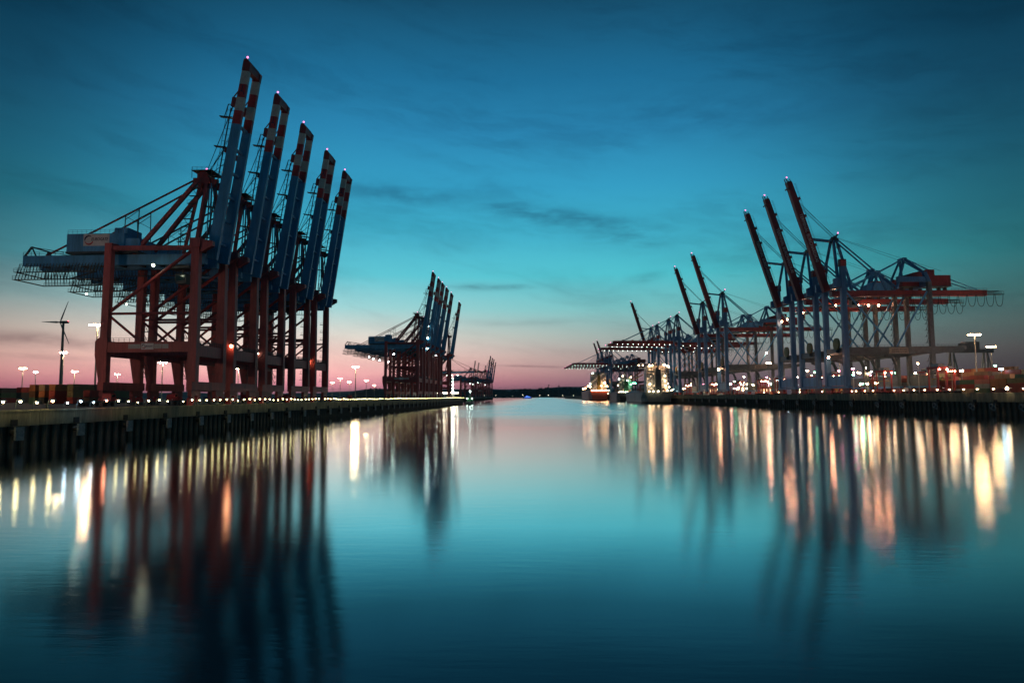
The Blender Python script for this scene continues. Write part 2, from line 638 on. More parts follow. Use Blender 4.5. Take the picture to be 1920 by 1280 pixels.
# a round tyre on each right-hand fender
for dz in (0, 2.2):
    n = 14
    b = MB()
    secs = []
    for a in range(n):
        t = 6.2832 * a / n
        secs.append((math.cos(t), math.sin(t)))
    vs = []
    fs = []
    for (cy, cz) in secs:
        for kx, kr in ((-1.75, .75), (-1.75, 1.2), (-1.36, 1.2), (-1.36, .75)):
            vs.append((kx, cy * kr - .8 + dz * .75, 3.0 + cz * kr + dz * .35))
    for a in range(n):
        for q in range(4):
            fs.append((a * 4 + q, a * 4 + (q + 1) % 4, ((a + 1) % n) * 4 + (q + 1) % 4, ((a + 1) % n) * 4 + q))
    b.add(vs, fs)
    b.build('tyre', GREY, fr2)
for i, s in enumerate([281, 298, 311, 337, 365, 389, 418, 443, 468, 495, 520, 548, 575, 602, 629, 656, 683, 710, 737, 764, 791, 818]):
    o = fr2 if i == 0 else dup(fr2, (0, 0, 0))
    o['label'] = 'dark fender with round tyre on the right quay wall, %s from its right end' % ordinal(i + 1)
    place(o, qr(s), RRZ)

# ------------------------------------------------------------------ gantry crane, left-hand type
SWN = 14


def swoosh(size, y, flip=1):
    """ring mark: dark upper arc and a thick red lower crescent, in the x,z plane"""
    b = MB()
    def arc(a0, a1, w0, w1, m):
        vs, fs = [], []
        for i in range(SWN + 1):
            q = i / SWN
            a = R(a0 + (a1 - a0) * q)
            w = (w0 + (w1 - w0) * q) * math.sin(math.pi * min(.98, max(.12, q))) ** .5
            for rr in (size - w / 2, size + w / 2):
                vs.append((math.cos(a) * rr, y, math.sin(a) * rr))
        for i in range(SWN): fs.append((2 * i, 2 * i + 1, 2 * i + 3, 2 * i + 2))
        b.add(vs, fs, m)
    arc(60, 190, size * .30, size * .42, 0)
    arc(195, 345, size * .22, size * .50, 1)
    return b


T_EURO = text_mesh('lettering', 'EUROGATE', 1.75, NAVY, shear=.25)
T_EURO_S = text_mesh('lettering', 'EUROGATE', .62, NAVY, shear=.25)
LA = R(8.8)


def crane_left(label, group, raised=True, near=True, lattice=False, sign=True):
    t = thing('gantry_crane', label, 'gantry crane', (0, 0, 0), 0, group)
    GX = -25.7
    tail = -1.4 if near else -7.0
    T_ = lambda X, Y, Z: (X + tail, Y, Z)
    # legs
    for sy in (-1, 1):
        y0, y1 = sy * 8.3 - 1.0, sy * 8.3 + 1.0
        MB().column([(6.65, -1.25, 1.25, y0, y1), (18, -1.25, 1.25, y0, y1), (47.2, -1.1, 1.1, y0 + .1, y1 - .1)]).build('leg', RED, t)
        MB().column([(6.65, GX - 1.2, GX + .9, y0, y1), (14.4, GX - 2.6, GX + .9, y0, y1), (18.3, GX - 2.6, GX + .9, y0, y1),
                     (19.5, GX - 1.25, GX + .75, y0, y1), (46.8, GX - 1.0, GX + 1.0, y0 + .1, y1 - .1)]).build('leg', RED, t)
        MB().column([(45.2, -1.6, 1.6, y0 - .25, y1 + .25), (47.9, -1.6, 1.6, y0 - .25, y1 + .25)]).build('leg_cap', RED, t)
        MB().prism([(1.62, 43.8), (4.9, 45.6), (4.9, 47.0), (1.62, 47.6)], y0 + .2, y1 - .2).build('hinge_bracket', RED, t)
        # frame in this plane
        MB().box(GX + .95, -1.3, sy * 8.3 - .8, sy * 8.3 + .8, 15.1, 18.1).build('portal_beam', RED, t)
        MB().beam((GX + .95, sy * 8.3, 45.4), (-1.25, sy * 8.3, 45.2), .9, 1.3).build('top_beam', RED, t)
        MB().tube((GX + .9, sy * 8.3, 26.3), (-1.2, sy * 8.3, 26.3), .38).build('brace', RED, t)
        MB().tube((GX + .85, sy * 8.3, 27.0), (-1.2, sy * 8.3, 44.6), .52).build('brace', RED, t)
        MB().tube((GX + .9, sy * 8.3, 25.5), (-15.6, sy * 8.3, 18.1), .38).build('brace', RED, t)
        MB().tube((-1.25, sy * 8.3, 25.5), (-10.4, sy * 8.3, 18.1), .38).build('brace', RED, t)
        MB().rail([(GX + 1, sy * 8.3 - .6, 18.1), (-1.4, sy * 8.3 - .6, 18.1)], 1.1, 1.6, .08).build('railing', DARK, t)
    for x in (0, GX):
        MB().box(x - .85, x + .85, -10.2, 10.2, 4.3, 6.64).build('sill_beam', RED, t)
        MB().box(x - .8, x + .8, -7.25, 7.25, 14.0, 17.2).build('cross_beam', RED, t)
        MB().box(x - .8, x + .8, -7.2, 7.2, 45.0, 47.0).build('head_beam', RED, t)
        b = MB().rail([(x + .9, -7.2, 17.2), (x + .9, 7.2, 17.2)], 1.2, 1.2, .09)
        b.rail([(x - .9, -7.2, 17.2), (x - .9, 7.2, 17.2)], 1.2, 1.2, .09)
        b.build('railing', DARK, t)
    # bogies with wheels
    for x in (0, GX):
        for sy in (-1, 1):
            b = MB().prism([(-.6, 2.6), (.6, 2.6), (.5, 4.3), (-.5, 4.3)], -2.6, 2.6)
            b.xf(lambda X, Y, Z: (X + x, Y + sy * 7.2, Z))
            bg_ = b.build('bogie', DRED, t)
            for k in (-1, 1):
                b = MB().column([(.9, x - .5, x + .5, sy * 7.2 + k * 1.75 - 1.45, sy * 7.2 + k * 1.75 + 1.45), (2.1, x - .5, x + .5, sy * 7.2 + k * 1.75 - 1.0, sy * 7.2 + k * 1.75 + 1.0),
                                 (2.58, x - .4, x + .4, sy * 7.2 + k * 1.75 - .5, sy * 7.2 + k * 1.75 + .5)])
                b.build('truck', BRED if k > 0 else DRED, bg_)
                if near:
                    for q in (-.8, .8):
                        yy = sy * 7.2 + k * 1.75 + q
                        MB().tube((x - .3, yy, .45), (x + .62, yy, .45), .45, 12).build('wheel', GREY, bg_)
    # girders and trolley walkway under them
    for sy in (-1, 1):
        MB().box(-53.5 + tail, .6, sy * 3.6 - .65, sy * 3.6 + .65, 41.3, 44.4).build('girder', BLUE, t)
        MB().rail([(-53.5 + tail, sy * 4.2, 44.4), (-1, sy * 4.2, 44.4)], 1.1, 2.4, .08).build('railing', DARK, t)
        for x in (-.2, GX):
            MB().box(x - .5, x + .5, sy * 3.6 - .5, sy * 3.6 + .5, 44.42, 44.99).build('girder_hanger', DARK, t)
    b = MB()
    for x in range(-52, 0, 6): b.box(x, x + .5, -2.94, 2.94, 41.8, 43.4)
    b.build('girder_tie', DARK, t)
    b = MB()
    for z, xa, xb in ((39.1, -54.4, -30), (36.9, -54.8, -38)):
        for sy in (-1, 1): b.box(xa, xb, sy * 5.9 - .55, sy * 5.9 + .55, z, z + .12)
        b.box(xa, xa + 1.0, -5.3, 5.3, z, z + .12)
    b.box(-30, -2, 4.9, 6.1, 39.6, 39.7)
    for sy in (-1, 1): b.beam((-38, sy * 5.9, 36.95), (-30, sy * 5.9, 39.1), .9, .14)
    b.xf(T_).build('maintenance_walkway', DARK, t)
    b = MB()
    for sy in (-1, 1):
        for i in range(27):
            x = -54.0 + i * .98
            lo = 36.9 if x < -38 else 39.1
            b.beam((x, sy * 6.3, lo), (x + (.5 if i < 3 else 0), sy * 5.2, 41.9), .14)
            if i % 3 == 0: b.beam((x, sy * 6.3, lo), (x + .98, sy * 5.2, 41.9), .09)
        b.rail([(-54.4, sy * 6.4, 39.2), (-30, sy * 6.4, 39.2)], 1.1, 1.0, .07)
        b.rail([(-54.7, sy * 6.4, 37.0), (-38, sy * 6.4, 37.0)], 1.1, 1.0, .07)
    for i in range(28): b.beam((-29 + i, 5.9, 39.7), (-29 + i, 5.0, 42.0), .09)
    b.rail([(-29, 6.1, 39.7), (-2, 6.1, 39.7)], 1.1, 1.2, .07)
    b.xf(T_).build('walkway_hangers', DARK, t)
    b = MB()
    for sy in (-1, 1):
        b.beam((-53.4, sy * 3.6, 44.4), (-51.4, sy * 3.6, 47.2), .45)
        b.beam((-50, sy * 3.6, 44.4), (-51.4, sy * 3.6, 47.2), .3)
        b.beam((-51.4, sy * 3.6, 47.2), (-41.5, sy * 3.6, 45.4), .18)
        b.beam((-47, sy * 3.6, 44.4), (-44, sy * 3.6, 46.2), .15)
    b.beam((-51.4, -3.6, 47.2), (-51.4, 3.6, 47.2), .35)
    b.xf(T_).build('end_frame', DARK, t)
    # machinery house
    h = MB()
    h.loft([[(x, -5.2, 45.3), (x, 5.2, 45.3), (x, 5.2, 50.6), (x, 0, 51.5), (x, -5.2, 50.6)] for x in (-41.0, -23.6)])
    hs = h.build('machinery_house', BLUE, t)
    MB().loft([[(x, -4.6, 45.3), (x, 4.6, 45.3), (x, 4.6, 49.2), (x, -4.6, 49.2)] for x in (-23.58, -19.2)]).build('annex', BLUE, t)
    MB().box(-27.5, -23.4, -3.8, 3.2, 50.9, 52.6).build('roof_unit', BLUE, t)
    b = MB()
    for i in range(18): b.box(-40.9 + i, -40.8 + i, -5.26, -5.2, 45.4, 50.5)
    b.build('wall_rib', BLUE, hs)
    b = MB().rail([(-40.8, -5.1, 50.65), (-24, -5.1, 50.65)], 1.1, 1.4, .06)
    b.rail([(-40.8, 5.1, 50.65), (-24, 5.1, 50.65)], 1.1, 1.4, .06)
    b.build('roof_railing', DARK, hs)
    b = MB()
    for x in (-40, -35, -30, -24):
        for sy in (-1, 1): b.box(x - .35, x + .35, sy * 3.6 - .35, sy * 3.6 + .35, 44.42, 44.7)
    b.box(-41.2, -19.2, -5.3, 5.3, 44.7, 45.28)
    b.build('house_base', DARK, t)
    if sign:
        sp = MB().box(-35.8, -28.0, -5.42, -5.28, 46.9, 50.4).build('sign_panel', WHITE, t, label='white sign panel with dark lettering and ring mark')
        put_text(T_EURO, sp, (-30.9, -5.47, 48.8), (1, 0, 0), (0, 0, 1)).scale = (.56, .75, 1)
        sw = swoosh(1.25, 0).build('ring_mark', [NAVY, BRED], sp)
        sw.location = (-34.1, -5.46, 48.6)
        # panels on the portal beam
        for k, (xa, xb) in enumerate(((-18.6, -15.0), (-14.8, -11.2), (-11.0, -8.9), (-8.7, -6.9))):
            p = MB().box(xa, xb, -9.24, -9.12, 16.1 - (.25 if k == 1 else 0), 17.4 + (.25 if k == 1 else 0)).build('sign_panel', WHITE if k == 1 else LGREY, t)
            if k == 1 and near:
                put_text(T_EURO_S, p, (xb - 1.5, -9.27, 16.75), (1, 0, 0), (0, 0, 1)).scale = (.75, .9, 1)
                s2 = swoosh(.55, 0).build('ring_mark', [NAVY, BRED], p)
                s2.location = (xa + .8, -9.27, 16.75)
    # A-frame and stays
    b = MB().box(-4.6, .4, -3.0, 3.0, 66.0, 67.6).box(-3.8, -.6, -2.2, 2.2, 67.6, 69.2)
    for sy in (-1, 1):
        b.tube((-2.0, sy * 2.4, 69.3), (-2.0, sy * 1.6, 69.3), 1.0, 12)
        b.tube((1.2, sy * 2.4, 66.2), (1.2, sy * 1.6, 66.2), .8, 12)
        b.prism([(.4, 65.2), (2.6, 66.2), (2.6, 67.2), (.4, 67.4)], sy * 2.0 - .5, sy * 2.0 + .5)
    b.build('mast_head', DRED, t)
    b = MB().box(-5.2, 1.2, -3.2, 3.2, 69.9, 70.0)
    for x, y in ((-5, -3), (1, -3), (-5, 3), (1, 3)): b.beam((x, y, 67.6), (x, y, 70.9), .12)
    b.rail([(-5, -3, 70), (1, -3, 70)], 1, 1.5, .06).rail([(-5, 3, 70), (1, 3, 70)], 1, 1.5, .06)
    b.build('head_platform', DARK, t)
    for sy in (-1, 1):
        MB().beam((-.4, sy * 7.6, 47.2), (-.6, sy * 2.5, 66.0), .85, .95).build('mast_leg', RED, t)
        MB().beam((-6.5, sy * 3.4, 44.4), (-2.6, sy * 2.4, 66.0), .75).build('mast_leg', RED, t)
        MB().beam((-21.5, sy * 3.7, 44.6), (-3.8, sy * 2.6, 66.2), 1.0, 1.1).build('back_strut', RED, t)
        MB().beam((-48, sy * 3.6, 44.6), (-4.4, sy * 2.2, 67.2), .42).build('backstay', DRED, t)
        b = MB().beam((-20.7, sy * 3.3, 49.3), (-20.7, sy * 3.0, 58.6), .2).beam((-24.8, sy * 3.3, 51.6), (-24.8, sy * 3.0, 56.5), .2)
        b.beam((-20.7, sy * 3.2, 54), (-24.8, sy * 3.1, 56.2), .13).beam((-20.7, sy * 3.1, 58.0), (-24.8, sy * 3.1, 55.2), .13)
        b.build('stay_support', DARK, t)
    b = MB()
    for k in range(8):
        z = 48 + k * 2.3
        b.box(-8.4 + k * .55, -5.9 + k * .55, -4.2, -3.2, z, z + .1)
        xa = -8.3 + k * .55
        b.beam((xa if k % 2 else xa + 2.3, -3.7, z), (xa + 2.6 if k % 2 else xa + .6, -3.7, z + 2.5), .12)
        b.rail([(xa, -4.2, z), (xa + 2.4, -4.2, z)], 1, 2.4, .06, mid=False)
    b.build('mast_stair', DARK, t)
    # leg ladders with landings
    b = MB()
    for k, z in enumerate((8.5, 11.2, 19.5, 22.5, 27.5, 31, 34.5)):
        b.box(GX + .95, GX + 2.4, 7.6, 9.0, z, z + .12)
        b.rail([(GX + .95, 9.0, z), (GX + 2.4, 9.0, z)], 1.1, 1.4, .07)
        b.beam((GX + 2.2, 8.6, z), (GX + 1.2, 8.0, z + 2.7), .16)
        b.box(-2.7, -1.3, 7.6, 9.0, z + .7, z + .82)
        b.rail([(-2.7, 9.0, z + .8), (-1.3, 9.0, z + .8)], 1.1, 1.4, .07)
    b.build('leg_stair', DARK, t)
    # boom
    L = 62.0 if not lattice else 46.0
    H = Vector((2.2, 0, 42.8))
    ang = LA if raised else R(89.0)
    ds = Vector((math.sin(ang), 0, math.cos(ang)))
    dn = Vector((-math.cos(ang), 0, math.sin(ang)))
    def B(s, y, n):
        p = H + ds * s + dn * n
        return (p.x, y, p.z)
    stripes = [L - 20.8, L - 16.7, L - 12.6, L - 8.5, L - 4.4]
    for sy in (-1, 1):
        b = MB()
        if lattice:
            for n0 in (-1.1, 1.1):
                for yy in (-.6, .6): b.beam((0, sy * 3.3 + yy, n0), (L - 2, sy * 3.3 + yy, n0), .3)
            for k in range(16):
                s0, s1 = k * (L - 2) / 16, (k + 1) * (L - 2) / 16
                for yy in (-.6, .6):
                    b.beam((s0, sy * 3.3 + yy, -1.1), (s1, sy * 3.3 + yy, 1.1), .18)
                    b.beam((s0, sy * 3.3 + yy, 1.1), (s1, sy * 3.3 + yy, -1.1), .18)
            b.xf(B).build('boom_girder', LGREY, t)
        else:
            cuts = [0] + stripes
            for i, (s0, m) in enumerate(zip(cuts, (0, 1, 2, 1, 2))):
                s1 = cuts[i + 1]
                w0 = 1.62 - .55 * s0 / L; w1 = 1.62 - .55 * s1 / L
                b.loft([[(s, sy * 3.6 - .62, -w), (s, sy * 3.6 + .62, -w), (s, sy * 3.6 + .62, w), (s, sy * 3.6 - .62, w)] for s, w in ((s0, w0), (s1, w1))], m)
            b.xf(B).build('boom_girder', [BLUE, BRED, mat('band_white', (.60, .60, .56), .6, vary=.25)], t)
    if not lattice:
        b = MB()
        for sy in (-1, 1): b.loft([[(s, sy * 3.6 - .66, -w), (s, sy * 3.6 + .66, -w), (s, sy * 3.6 + .66, w), (s, sy * 3.6 - .66, w)] for s, w in ((L - 4.38, 1.15), (L - 1.9, 1.2))])
        b.box(L - 3.9, L - 1.9, -2.9, 2.9, -.9, .9)
        b.loft([[(L - 1.88, y, -1.0), (L - .5, y, .2), (L - .8, y, 1.1), (L - 1.88, y, 1.2)] for y in (-4.26, 4.26)])
        b.xf(B).build('boom_head', DRED, t)
        for k in range(6): MB().box(5 + k * 7.2, 5.6 + k * 7.2, -2.95, 2.95, -.5, .5).xf(B).build('boom_tie', BLUE, t)
        b = MB()
        for sy in (-1, 1):
            b.box(L - 15.6, L - 12.8, sy * 3.6 - .5, sy * 3.6 + .5, 1.25, 2.6)
            b.beam((L - 12.8, sy * 3.6, 2.5), (L - 10.4, sy * 3.6, 1.2), .25)
            b.box(L * .52, L * .52 + 1.6, sy * 3.6 - .4, sy * 3.6 + .4, 1.3, 2.1)
        b.xf(B).build('stay_bracket', DRED, t)
        b = MB()
        b.beam((1.0, -3.6, 2.6), (L - 16, -3.6, 2.6), .28).beam((1.0, -3.6, 3.6), (L - 16, -3.6, 3.6), .09)
        for k in range(24): b.beam((1.5 + k * 1.9, -3.6, 1.3), (1.5 + k * 1.9, -3.6, 3.6), .09)
        b.xf(B).build('boom_walkway', DARK, t)
        b = MB()
        for k in range(5): b.box(6 + k * 9.2, 6.25 + k * 9.2, -4.3, -3.0, 1.6, 5.4)
        b.beam((L - 19.5, -3.6, 4.2), (L - 15.0, -3.6, 3.6), .2).beam((L - 15.0, -3.6, 3.6), (L - 15.0, -3.6, 1.4), .2)
        b.xf(B).build('rest_platform', DARK, t)
        if near:
            # folded mark on the lower white band, reading along the boom
            b = MB()
            vs, fs = [], []
            for i in range(13):
                a = R(-120 + 250 * i / 12)
                for rr in (.62, .86): vs.append((L - 11.4 + math.cos(a) * rr, -4.25, math.sin(a) * rr))
            for i in range(12): fs.append((2 * i, 2 * i + 1, 2 * i + 3, 2 * i + 2))
            b.add(vs, fs)
            b.box(L - 10.9, L - 8.9, -4.26, -4.24, -.12, .14)
            b.xf(B).build('band_mark', NAVY, t)
    # stays and ropes to the boom
    if raised:
        if not lattice:
            for sy in (-1, 1):
                MB().beam((.8, sy * 2.4, 66), B(6.5, sy * 3.2, 2.0), .36).build('folded_stay', BLUE, t)
                MB().beam((-.2, sy * 1.6, 66), B(4.0, sy * 2.0, 3.2), .28).build('folded_stay', BLUE, t)
            b = MB()
            for k, s in enumerate((L - 14.5, L - 15.3, L * .54, L * .55)):
                for sy in (-1, 1): b.beam((-2.0 + .2 * k, sy * (.5 + .3 * (k % 2)), 69.6), B(s, sy * 3.2, 2.2), .10)
            b.build('hoist_rope', DARK, t)
    else:
        for sy in (-1, 1):
            MB().beam((.8, sy * 2.4, 67), B(L - 14, sy * 3.4, 1.5), .45).build('forestay', DRED, t)
            MB().beam((.8, sy * 2.4, 66.6), B(L * .52, sy * 3.4, 1.5), .4).build('forestay', DRED, t)
    # operator cab
    b = MB().column([(36.0, -9.6, -6.8, -1.3, 1.3), (37.0, -10.0, -6.6, -1.4, 1.4), (39.0, -10.0, -6.6, -1.4, 1.4)])
    cb = b.build('operator_cab', DARK, t)
    MB().box(-9.7, -6.9, -1.46, -1.42, 37.0, 38.5).build('window', GLASS, cb)
    b = MB().box(-12, -5, -2.9, 2.9, 40.4, 41.2).beam((-8.3, 0, 39.0), (-8.3, 0, 40.4), .5)
    b.build('trolley', DARK, t)
    # lamps
    b = MB()
    MB().ball((-2, 0, 71.2), .32).build('aviation_lamp', emis('lamp_pink', (1, .22, .5), 3.0), t)
    if not lattice: MB().xf(B)
    q = B(L + .1, -3.6, .4)
    MB().ball(q, .32).build('aviation_lamp', MATS['lamp_pink'], t)
    return t


# ------------------------------------------------------------------ gantry crane, right-hand type (blue legs, red boom)
T_BURCH = text_mesh('lettering', 'TERMINAL BURCHARDKAI', 1.0, WHITE, depth=.02)
_xs = [v.co.x for v in T_BURCH.vertices]
_ys = [v.co.y for v in T_BURCH.vertices]
TB_W, TB_H = max(_xs) - min(_xs), max(_ys) - min(_ys)


def crane_right(label, group, raised=True, near=True, lettering=True):
    t = thing('gantry_crane', label, 'gantry crane', (0, 0, 0), 0, group)
    GX = -54.0
    for sy in (-1, 1):
        y0, y1 = sy * 12.6 - 1.35, sy * 12.6 + 1.35
        MB().column([(5.0, -1.55, 1.55, y0, y1), (80, -1.5, 1.5, y0, y1)]).build('leg', LBLUE, t)
        MB().column([(80, -2.0, 1.9, y0 - .2, y1 + .2), (84.4, -2.0, 1.9, y0 - .2, y1 + .2)]).build('leg_cap', DRED, t)
        MB().column([(5.0, GX - 1.3, GX + 1.3, y0 + .2, y1 - .2), (70, GX - 1.2, GX + 1.2, y0 + .2, y1 - .2)]).build('leg', GREY, t)
        # bent head of the land leg leading up to the second mast
        MB().beam((GX, sy * 12.6, 69.5), (GX + 2.6, sy * 12.6, 76), 2.2).build('leg_knee', LBLUE, t)
        MB().beam((GX + 2.2, sy * 12.4, 75.5), (GX + 8.5, sy * 3.0, 86), 1.5).build('mast_leg', LBLUE, t)
        MB().beam((GX + 16.5, sy * 6.0, 66.5), (GX + 9.0, sy * 2.6, 86), 1.3).build('mast_leg', LBLUE, t)
        # portal beam with the tapering outreach on the land side
        MB().prism([(-1.6, 24.6), (-1.6, 29.0), (-72, 29.4), (-73.5, 28.6), (-73.5, 27.4), (GX - 3, 24.6)], sy * 12.6 - .9, sy * 12.6 + .9).build('portal_beam', GREY, t)
        MB().box(-74.6, -71.0, sy * 12.6 - 1.2, sy * 12.6 + 1.2, 29.45, 31.0).build('beam_end_box', DARK, t)
        MB().rail([(-2, sy * 12.6, 29.1), (-71, sy * 12.6, 29.35)], 1.2, 2.2, .10).build('railing', DARK, t)
        MB().beam((-1.6, sy * 12.6, 64), (-29.5, sy * 12.6, 29.3), .85).build('brace', BLUE, t)
        MB().beam((GX + 1.3, sy * 12.6, 64), (-32.0, sy * 12.6, 29.3), .85).build('brace', BLUE, t)
        MB().prism([(-1.5, 66.6), (-1.5, 75), (6, 72), (6, 67)][::1], sy * 12.6 - .8, sy * 12.6 + .8).build('hinge_bracket', LBLUE, t)
        MB().box(GX + 1.2, GX + 20, sy * 12.6 - .8, sy * 12.6 + .8, 70.0, 73.2).build('top_beam', LBLUE, t)
        # curved knee under the portal
        b = MB().path([(-24, sy * 12.6, 24.5), (-29, sy * 12.6, 22.5), (-31, sy * 12.6, 18), (-31.4, sy * 12.6, 11)], 1.2, 6)
        b.build('portal_knee', GREY, t)
    for x in (0, GX):
        MB().box(x - 1.2, x + 1.2, -16.5, 16.5, 3.6, 4.98).build('sill_beam', LBLUE, t)
        MB().box(x - 1.0, x + 1.0, -11.2, 11.2, 5.2, 11.5).build('sill_panel', BLUE if x == 0 else GREY, t)
        MB().box(x - 1.0, x + 1.0, -11.2, 11.2, 25, 28.8).build('cross_beam', GREY, t)
        MB().box(x - 1.2, x + 1.2, -11.2, 11.2, 67.2, 71).build('head_beam', LBLUE, t)
        MB().rail([(x + .9, -11, 11.5), (x + .9, 11, 11.5)], 1.4, 1.2, .1).build('railing', BLUE, t)
    for x in (0, GX):
        for sy in (-1, 1):
            b = MB().prism([(-.8, 2.3), (.8, 2.3), (.7, 3.6), (-.7, 3.6)], -4.2, 4.2)
            b.xf(lambda X, Y, Z: (X + x, Y + sy * 12.0, Z))
            bo = b.build('bogie', DRED, t)
            for k in (-1, 0, 1):
                yy = sy * 12 + k * 3.0
                MB().column([(.9, x - .6, x + .6, yy - 1.3, yy + 1.3), (2.28, x - .5, x + .5, yy - .8, yy + .8)]).build('truck', BRED, bo)
                if near:
                    for q in (-.75, .75): MB().tube((x - .4, yy + q, .55), (x + .9, yy + q, .55), .55, 10).build('wheel', DRED, bo)
    # main girder, house, trolley
    MB().box(-98, 2.0, -1.9, 1.9, 62.6, 66.2).build('girder', DRED, t)
    b = MB().box(-109, -98, -1.6, 1.6, 63.4, 63.7).box(-106, -98, -1.4, -1.1, 65.4, 65.7).box(-106, -98, 1.1, 1.4, 65.4, 65.7)
    b.rail([(-109, -1.6, 63.7), (-98, -1.6, 63.7)], 2.0, 1.6, .12).rail([(-109, 1.6, 63.7), (-98, 1.6, 63.7)], 2.0, 1.6, .12)
    b.rail([(-98, 2.0, 66.2), (-75, 2.0, 66.2)], 1.2, 2.4, .1)
    b.beam((-98, 1.3, 63.5), (-104, 1.3, 65.5), .2).beam((-104, 1.3, 63.5), (-98, 1.3, 65.5), .2)
    b.build('end_walkway', DARK, t)
    h = MB().prism([(-42, 68.6), (-42, 72.5), (-47, 76.6), (-58, 79.2), (-63, 79.2), (-63, 68.6)], -4.6, 4.6)
    hs = h.build('machinery_house', DRED, t)
    MB().box(-73.5, -63.02, -4.2, 4.2, 68.6, 75.6).build('annex', DRED, hs)
    b = MB()
    for x in (-44, -50, -56, -62, -68, -72): b.box(x - .35, x + .35, -1.6, 1.6, 66.22, 68.58)
    b.box(-74, -41.5, -4.8, 4.8, 68.3, 68.58)
    b.build('house_base', DARK, t)
    MB().prism([(-20, 66.22), (-20, 69.5), (-24, 71.5), (-33, 71.2), (-36, 69.0), (-36, 66.22)], -2.4, 2.4).build('winch_house', BLUE, t)
    MB().box(-31, -25, -2.0, 2.0, 71.25, 72.3).build('winch_roof', BRED, t)
    # masts
    b = MB().box(-3.4, 1.0, -2.6, 2.6, 98.6, 100.4)
    for sy in (-1, 1): b.tube((-1.5, sy * 2.2, 101), (-1.5, sy * 1.3, 101), 1.2, 12)
    b.beam((-1.5, 0, 100.4), (-4.2, 0, 103.6), .9)
    b.build('mast_head', DARK, t)
    for sy in (-1, 1):
        MB().beam((2.2, sy * 11.4, 71), (-.4, sy * 2.2, 98.6), 1.3).build('mast_leg', LBLUE, t)
        MB().beam((-7.6, sy * 8.5, 66.8), (-2.2, sy * 2.2, 98.6), 1.3).build('mast_leg', LBLUE, t)
        MB().beam((-3.2, sy * 1.8, 99.4), (-26.6, sy * 2.4, 78.4), .75).build('backstay', BLUE, t)
        MB().beam((-28.2, sy * 2.4, 78.0), (-23.6, sy * 2.6, 66.2), 1.0).build('mast_leg', LBLUE, t)
        MB().beam((-27.6, sy * 2.4, 78.0), (-32.6, sy * 2.6, 66.2), 1.0).build('mast_leg', LBLUE, t)
        MB().beam((-29, sy * 2.4, 78.2), (GX + 9.6, sy * 2.4, 86.2), .6).build('backstay', BLUE, t)
        MB().beam((-26.4, sy * 2.4, 77.4), (-11, sy * 2.4, 67.6), .55).build('backstay', BLUE, t)
        MB().beam((-26.2, sy * 2.0, 76.4), (-4, sy * 4.4, 66.4), .5).build('backstay', BLUE, t)
        MB().beam((-29.2, sy * 2.4, 77.4), (-40, sy * 2.4, 67.8), .6).build('backstay', BLUE, t)
        MB().beam((GX + 7.6, sy * 2.4, 86.4), (GX - 6, sy * 3.6, 79.0), .6).build('backstay', BLUE, t)
        MB().beam((GX - 19.4, sy * 3.2, 73), (-92, sy * 1.7, 66.4), .5).build('backstay', BLUE, t)
    MB().box(-29.4, -26, -2.8, 2.8, 77.2, 79.2).build('mast_head', BLUE, t)
    MB().box(GX + 7.4, GX + 10, -3.2, 3.2, 85.8, 87.4).build('mast_head', BLUE, t)
    # boom
    L = 75.0
    H = Vector((4.6, 0, 66.0))
    ang = R(17.0) if raised else R(89.3)
    ds = Vector((math.sin(ang), 0, math.cos(ang)))
    dn = Vector((-math.cos(ang), 0, math.sin(ang)))
    def B(s, y, n):
        p = H + ds * s + dn * n
        return (p.x, y, p.z)
    b = MB().loft([[(s, -1.7, -w), (s, 1.7, -w), (s, 1.7, w), (s, -1.7, w)] for s, w in ((0, 2.1), (L * .7, 2.1), (L, 1.7))])
    bm = b.xf(B).build('boom', DRED, t)
    b = MB()
    for yy in (-1.3, 1.3):
        b.beam((L, yy, -1.2), (L + 3.4, yy, -1.2), .5).beam((L, yy, .9), (L + 2.2, yy, .9), .4)
    b.box(L + .02, L + .6, -2.2, 2.2, -1.5, 1.2)
    b.box(L - 4, L - 3.2, -2.4, 2.4, -2.7, -2.1)
    b.xf(B).build('boom_head', DARK, t)
    b = MB()
    for s in (12, 30, 50, 62): b.box(s, s + 1.8, -2.3, 2.3, 2.1, 3.0)
    b.xf(B).build('stay_bracket', DRED, t)
    b = MB()
    b.rail([(2, 2.1, 2.1), (L - 2, 2.1, 2.1)], 1.2, 3.0, .1)
    b.xf(lambda x, y, z: B(x, y, z))
    b.build('boom_railing', DARK, t)
    if lettering:
        o = put_text(T_BURCH, bm, B(L - 22 - 16.5, 1.73, 0), -ds, dn)
        o.scale = (33.0 / TB_W, 2.0 / TB_H, 1)
    if raised:
        MB().beam((.6, 1.6, 98.8), B(L * .47, 1.6, 2.0), .9, .8).build('boom_latch', BLUE, t)
        MB().beam((.6, -1.6, 98.8), B(L * .47, -1.6, 2.0), .9, .8).build('boom_latch', BLUE, t)
        b = MB()
        for k, s in enumerate((L * .80, L * .78)):
            for sy in (-1, 1): b.beam((-1.5, sy * (.8 + k), 101.6), B(s, sy * 1.5, 2.2), .16)
        b.beam((-1.5, .4, 101.8), (-70, .6, 79.0), .12).beam((-1.5, -.4, 101.8), (-62, -.6, 79.4), .12)
        b.build('hoist_rope', DARK, t)
    else:
        for sy in (-1, 1):
            MB().beam((0, sy * 2.0, 99.8), B(L - 12, sy * 1.5, 2.0), .7).build('forestay', BLUE, t)
            MB().beam((0, sy * 2.0, 99.2), B(L * .42, sy * 1.5, 2.0), .6).build('forestay', BLUE, t)
        WL = emis('lamp_boom', (.85, 1, .88), 10)
